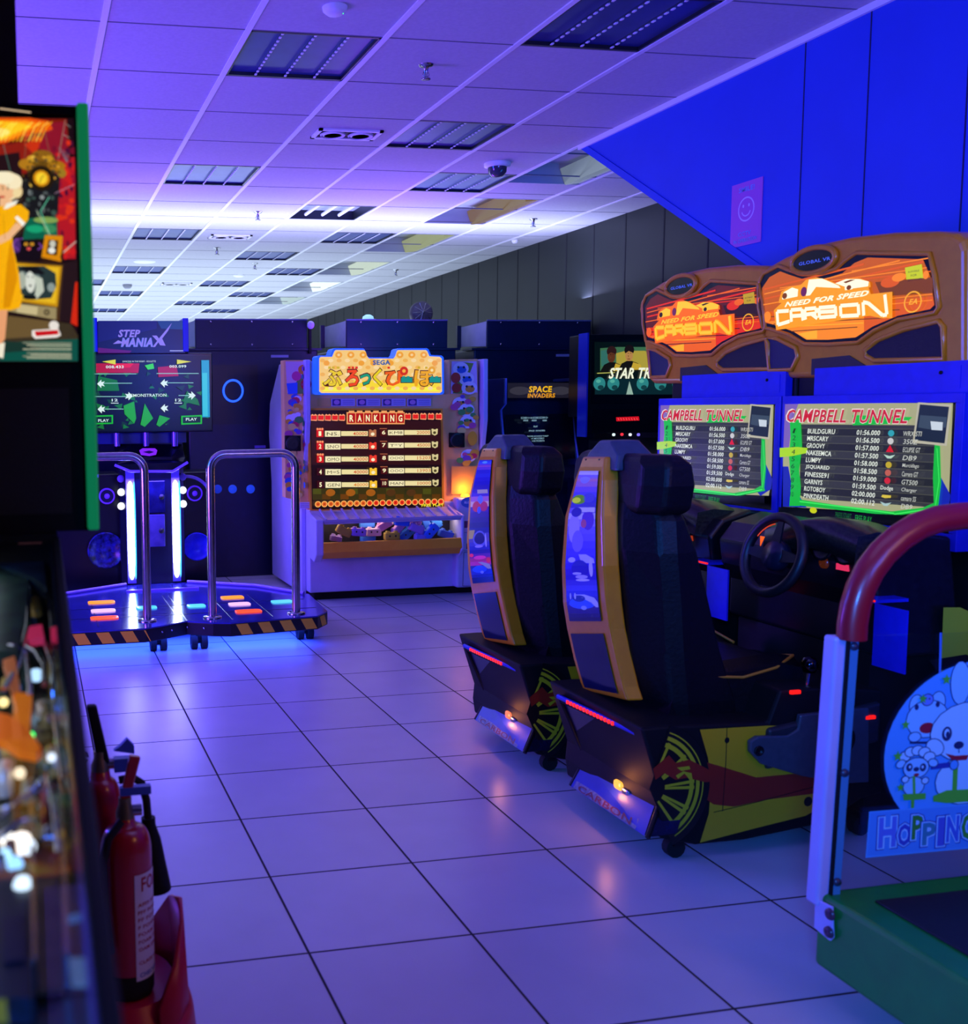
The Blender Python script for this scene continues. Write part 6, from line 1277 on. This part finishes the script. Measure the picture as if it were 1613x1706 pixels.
b = MB(); b.prism([(x2-.005, y2-.012, zv2+.03), (x2+.022, y2-.012, zv2+.03), (x2-.005, y2-.012, zv2+.165), (x2-.028, y2-.012, zv2+.165)], (0, .024, 0), blackm); b.build('carry_handle', T2, bevel=.006, seg=3)
b = MB(); b.prism([(x2+.03, y2-.008, zv2+.06), (x2+.075, y2-.008, zv2+.05), (x2+.075, y2-.008, zv2+.068), (x2+.06, y2-.008, zv2+.085), (x2+.045, y2-.008, zv2+.07)], (0, .016, 0), MATS['tag_blue']); b.box(x2+.03, x2+.075, y2-.012, y2+.012, zv2+.012, zv2+.042, MATS['tag_blue']); b.build('safety_tag', T2, label='blue safety tag')
b = MB(); b.tube([(x2-.045+.018*math.cos(t), y2-.02, zv2+.055+.018*math.sin(t)) for t in [k*.5 for k in range(13)]], .003, steel, 6); b.build('pull_ring', T2)
hp = [(x2+.04, y2, zv2-.01), (x2+.07, y2, zv2-.005), (x2+.09, y2, zv2-.02), (x2+.10, y2, zv2-.06), (x2+.103, y2, zv2-.11)]
b = MB(); b.tube(hp, .009, rubber, 12); b.build('hose', T2)
b = MB(); b.tube([(x2+.103, y2, zv2-.10), (x2+.104, y2, zv2-.13)], .016, blackm, 12); b.tube([(x2+.104, y2, zv2-.12), (x2+.108, y2, zv2-.15), (x2+.122, y2, zv2-.27)], [.016, .022, .030], blackm, 16); b.build('discharge_horn', T2)
# stand: raised back shell with two round wells
T = thing('extinguisher_stand', 'red plastic double stand holding the fire extinguishers', 'stand', (.17, 2.18, 0))
stm = mat('stand_red', 'c01030', .35)
b = MB(); n = 40; secs = []
def ring_(r, z, k2=1.0): return [(.165+r*1.05*math.cos(t), 2.17+r*1.25*math.sin(t), z) for t in [2*math.pi*k/n for k in range(n)]]
b.loft([ring_(.145, 0), ring_(.145, .05), ring_(.14, .10), ring_(.135, .12), ring_(.12, .125)], stm, True, cap=False); b.loft([ring_(.12, .125), ring_(.10, .168)], stm, True, cap=True); b.build('base', T)
b = MB(); vs = []
# curved wing rising at the right
prof = [(-1.1, .20), (-.7, .27), (-.3, .335), (.1, .36), (.5, .34), (.9, .27), (1.3, .16)]
for a, zt_ in prof:
    for rr in (.142, .132): vs += [(.165+rr*1.0*math.cos(a), 2.17+rr*1.25*math.sin(a), .04), (.165+(rr-.012)*math.cos(a), 2.17+(rr-.012)*1.25*math.sin(a), zt_-.03)]
fs = []
for k in range(len(prof)-1):
    i = 4*k; fs += [(i, i+4, i+5, i+1), (i+2, i+3, i+7, i+6), (i+1, i+5, i+7, i+3), (i, i+2, i+6, i+4)]
fs += [(0, 1, 3, 2), (len(vs)-4, len(vs)-2, len(vs)-1, len(vs)-3)]
b.add(vs, fs, stm, True); b.build('side_wing', T)
# ================================================================ kiddie ride on the right
def hop():
    T = thing('kiddie_ride', 'children hopping ride with red arch, clear panel and green base at right', 'kiddie ride', (2.3, 1.7, 0))
    Y = 2.03
    gb = noisy('ride_green', '0c7a2c', '0e8430', 14, .3); lil = noisy('lilac_post', 'c0a8d8', 'c8b0e0', 10, .35); al = mat('blue_alu', '58a0d8', .3, .4)
    x0 = Px(1385, 1565, 1.79).x
    zt = .255
    b = MB(); b.box(1.785, 2.9, .55, Y+.02, .075, zt, gb); b.build('base', T, bevel=.012, seg=3)
    b = MB(); b.box(1.87, 2.84, .62, Y-.06, zt, zt+.006, noisy('ride_mat_black', '0a0a10', '101018', 80, .6)); b.build('foot_mat', T, bevel=.002)
    for x, y in ((1.97, 2.0), (1.85, .7), (2.8, 2.0)):
        b = MB(); b.lathe([(.03, 0), (.035, .008), (.03, .016), (.012, .02), (.012, .078)], (x, y, 0), rubber, seg=18); b.build('levelling_foot', T)
    # post and side strip
    def P(x, y): return Py(x, y, Y)
    b = MB(); b.prism([P(1393,1062), P(1421,1062), P(1388,1512), P(1361,1512)], (0, .04, 0), lil); po = b.build('post', T, bevel=.008, seg=3)
    b = MB(); b.prism([P(1411,1062), P(1427,1062), P(1394,1506), P(1380,1506)], (0, -.008, 0), al); b.prism([P(1410,1062), P(1412.5,1062), P(1381,1506), P(1379,1506)], (0, -.010, 0), blackm); st = b.build('clamp_strip', po, label='pale blue clamp strip')
    b = MB()
    for x, y in ((1417,1075),(1401,1285),(1389,1466)): b.lathe([(.010, 0), (.009, .005), (0, .007)], P(x, y)+Vector((0, -.01, 0)), D('303048', .3), axis=(0, -1, 0), seg=12)
    b.build('screw', st)
    b = MB(); b.prism([Px(1361,1496,1.782), Px(1390,1510,1.782), Px(1392,1562,1.782), Px(1386,1568,1.782), Px(1359,1545,1.782)], (-.006, 0, 0), lil); fp = b.build('foot_plate', T, bevel=.004, label='lilac bolted foot plate')
    b = MB()
    for x, y in ((1384,1523),(1382,1553)): b.lathe([(.014, 0), (.012, .006), (.005, .008), (0, .006)], Px(x, y, 1.776), D('4a2840', .3), axis=(-1, 0, 0), seg=14)
    b.build('bolt', fp)
    # red arch
    pts = [(1419,1064),(1420,1040),(1425,1010),(1434,980),(1449,950),(1470,922),(1497,897),(1528,877),(1562,865),(1600,860)]
    c3 = [P(x, y) for x, y in pts]; xm = c3[-1].x+.16
    top = c3[-1].z+.004; c3 += [Vector((xm, Y, top))]+[Vector((2*xm-p.x, Y, p.z)) for p in reversed(c3)]
    b = MB(); b.tube(c3, .0315, mat('arch_red', 'a81424', .35, coat=.3), 18); b.build('arch', T, label='glossy red arch tube')
    b = MB(); pr = 2*xm; b.prism([(pr-P(1393,1062).x, Y, P(1393,1062).z), (pr-P(1421,1062).x, Y, P(1421,1062).z), (pr-P(1388,1512).x, Y, zt), (pr-P(1361,1512).x, Y, zt)], (0, .04, 0), lil); b.build('post', T)
    # clear panel
    cl = MATS['clear_acrylic']
    b = MB(); b.prism([P(1424,1060), P(1568,1056), P(1568,1056)+Vector((.75, 0, 0)), P(1568,1056)+Vector((.75, 0, -.60)), P(1395,1502)], (0, .004, 0), cl); b.build('clear_panel', T)
    b = MB(); b.prism([P(1566,1054), P(1568.5,1054), P(1566,1150), P(1564,1150)], (0, -.002, 0), mat('panel_edge', '4878c8', .3)); b.build('panel_seam', T)
    # print on the panel: round picture and title board
    c = Cv('Y', Y-.002, eps=.0004)
    def cp(pts): return [(1050+x/2.666, 800+y/2.666) for x, y in pts]
    pb_ = D('50a0e8', .5); lt = D('88c8f4', .5); ltr = D('a8d8f8', .5); ink = D('182860', .5); gr = D('58b838', .5); rdd = D('a01838', .5); dkb = D('2838a0', .5)
    # disc outline (clipped at the lower edge by the title board)
    k = c.map(*cp([(1540,1195)])[0]); U = k[0]-c.map(*cp([(1130,1195)])[0])[0]; V = c.map(*cp([(1540,800)])[0])[1]-k[1]
    c.uv([(k[0]+U*math.cos(t), k[1]+V*math.sin(t)) for t in [2*math.pi*q/48 for q in range(48)]], pb_)
    def EL(x, y, rx, ry, m, rot=0): c.ell(*cp([(x, y)])[0], rx/2.666, ry/2.666, m, rot=rot)
    def OE(x, y, rx, ry, m, rot=0, w_=4): EL(x, y, rx+w_, ry+w_, ink, rot); EL(x, y, rx, ry, m, rot)
    # frog-like animal behind
    OE(1272, 1000, 30, 45, lt); OE(1368, 985, 30, 45, lt); OE(1320, 1060, 92, 82, lt); EL(1272, 1008, 9, 13, ink); EL(1365, 995, 9, 13, ink); EL(1318, 1100, 34, 24, rdd); OE(1320, 975, 24, 24, D('6888e0', .5)); EL(1312, 970, 4, 4, ink); EL(1328, 970, 4, 4, ink); OE(1262, 1140, 26, 20, lt); c.line(cp([(1240,1165),(1340,1165)]), 4, ink)
    # big pale rabbit
    OE(1465, 900, 42, 95, lt, .05); OE(1560, 905, 42, 90, lt, -.1); OE(1500, 1115, 165, 130, ltr); OE(1480, 1330, 125, 105, ltr); OE(1350, 1185, 40, 34, ltr, -.5); EL(1403, 1125, 22, 32, ink); EL(1403, 1122, 12, 20, ltr); EL(1406, 1128, 8, 14, ink); EL(1555, 1125, 22, 32, ink); EL(1455, 1175, 22, 17, ink); c.poly(cp([(1395,1212),(1440,1222),(1500,1218),(1490,1240),(1430,1245)]), rdd); c.line(cp([(1455,1190),(1455,1210)]), 1.5, ink)
    c.line(cp([(1330,1272),(1420,1262)]), 9, dkb); c.line(cp([(1440,1270),(1435,1390)]), 9, gr); OE(1433, 1262, 17, 20, pb_)
    c.poly(cp([(1340,1400),(1400,1375),(1501,1370),(1560,1372),(1560,1420),(1400,1432),(1340,1425)]), gr)
    # small lamb on a pogo board
    for x, y in ((1215,1225),(1240,1205),(1270,1198),(1300,1205),(1322,1225)): OE(x, y, 24, 20, ltr)
    OE(1195, 1258, 20, 16, lt, .3); OE(1338, 1252, 20, 16, lt, -.3); OE(1262, 1275, 55, 44, lt); EL(1232, 1272, 14, 18, ink); EL(1292, 1272, 14, 18, ink); EL(1234, 1270, 5, 7, ltr); EL(1290, 1270, 5, 7, ltr); EL(1262, 1280, 13, 10, ink); EL(1262, 1305, 12, 7, rdd)
    OE(1250, 1355, 45, 40, lt); c.line(cp([(1250,1310),(1252,1390)]), 5, gr); OE(1212, 1325, 14, 13, ltr); OE(1300, 1330, 14, 13, ltr); c.poly(cp([(1200,1390),(1302,1385),(1302,1412),(1205,1418)]), gr); c.line(cp([(1245,1415),(1243,1470)]), 6, gr)
    for x, y, r in ((1395,882,22),(1290,968,20),(1213,1083,20),(1178,1222,22),(1190,1360,18),(1580,840,20)):
        m_ = c.map(*cp([(x, y)])[0]); rr = c.map(*cp([(x+r, y)])[0])[0]-m_[0]
        c.uv([(m_[0]+rr*(1 if q % 2 == 0 else .45)*math.cos(math.pi/2+q*math.pi/5), m_[1]+rr*(1 if q % 2 == 0 else .45)*math.sin(math.pi/2+q*math.pi/5)) for q in range(10)], gr)
    # title board
    a, b_, d = c.map(1444, 1350), c.map(1438, 1427), c.map(1613, 1417)
    wv = .62
    c.uv([(a[0], a[1]), (b_[0], b_[1]), (b_[0]+wv, b_[1]-.01), (a[0]+wv, a[1]-.01)], pb_); c.uv([(a[0]+.004, a[1]-.004), (b_[0]+.004, b_[1]+.004), (b_[0]+wv-.004, b_[1]-.006), (a[0]+wv-.004, a[1]-.014)], D('4890e0', .5))
    cols_ = [('H', 1090, 1488, 1172, 1628, '5870d8'), ('O', 1175, 1518, 1235, 1620, '3848b8'), ('P', 1236, 1480, 1290, 1590, '388838'), ('P', 1282, 1512, 1345, 1615, '3880a0'), ('I', 1348, 1490, 1384, 1618, '4858c8'), ('N', 1388, 1482, 1446, 1600, '4060d0'), ('G', 1452, 1468, 1520, 1592, '389038')]
    for t, x0_, y0_, x1_, y1_, cc in cols_:
        for e_, m_ in ((12, dkb), (7, ltr), (3, pb_)): c.text(t, *cp([(x0_-e_, y1_+e_)])[0], *cp([(x1_+e_, y0_-e_)])[0], m_, 0, .045 if e_ < 5 else .09)
        c.text(t, *cp([(x0_, y1_)])[0], *cp([(x1_, y0_)])[0], D(cc, .5), 0, .03)
    c.mb.build('panel_print', T, label='printed cartoon animals above a HOPPING title')
    # ride unit inside: dark column with green curved handle piece
    b = MB(); b.box(2.42, 2.75, 1.25, 1.75, zt, 1.12, blackm); b.build('drive_column', T, bevel=.03, seg=3)
    return T
hop()

for o in bpy.data.objects:
    if '_o' in o: del o['_o']
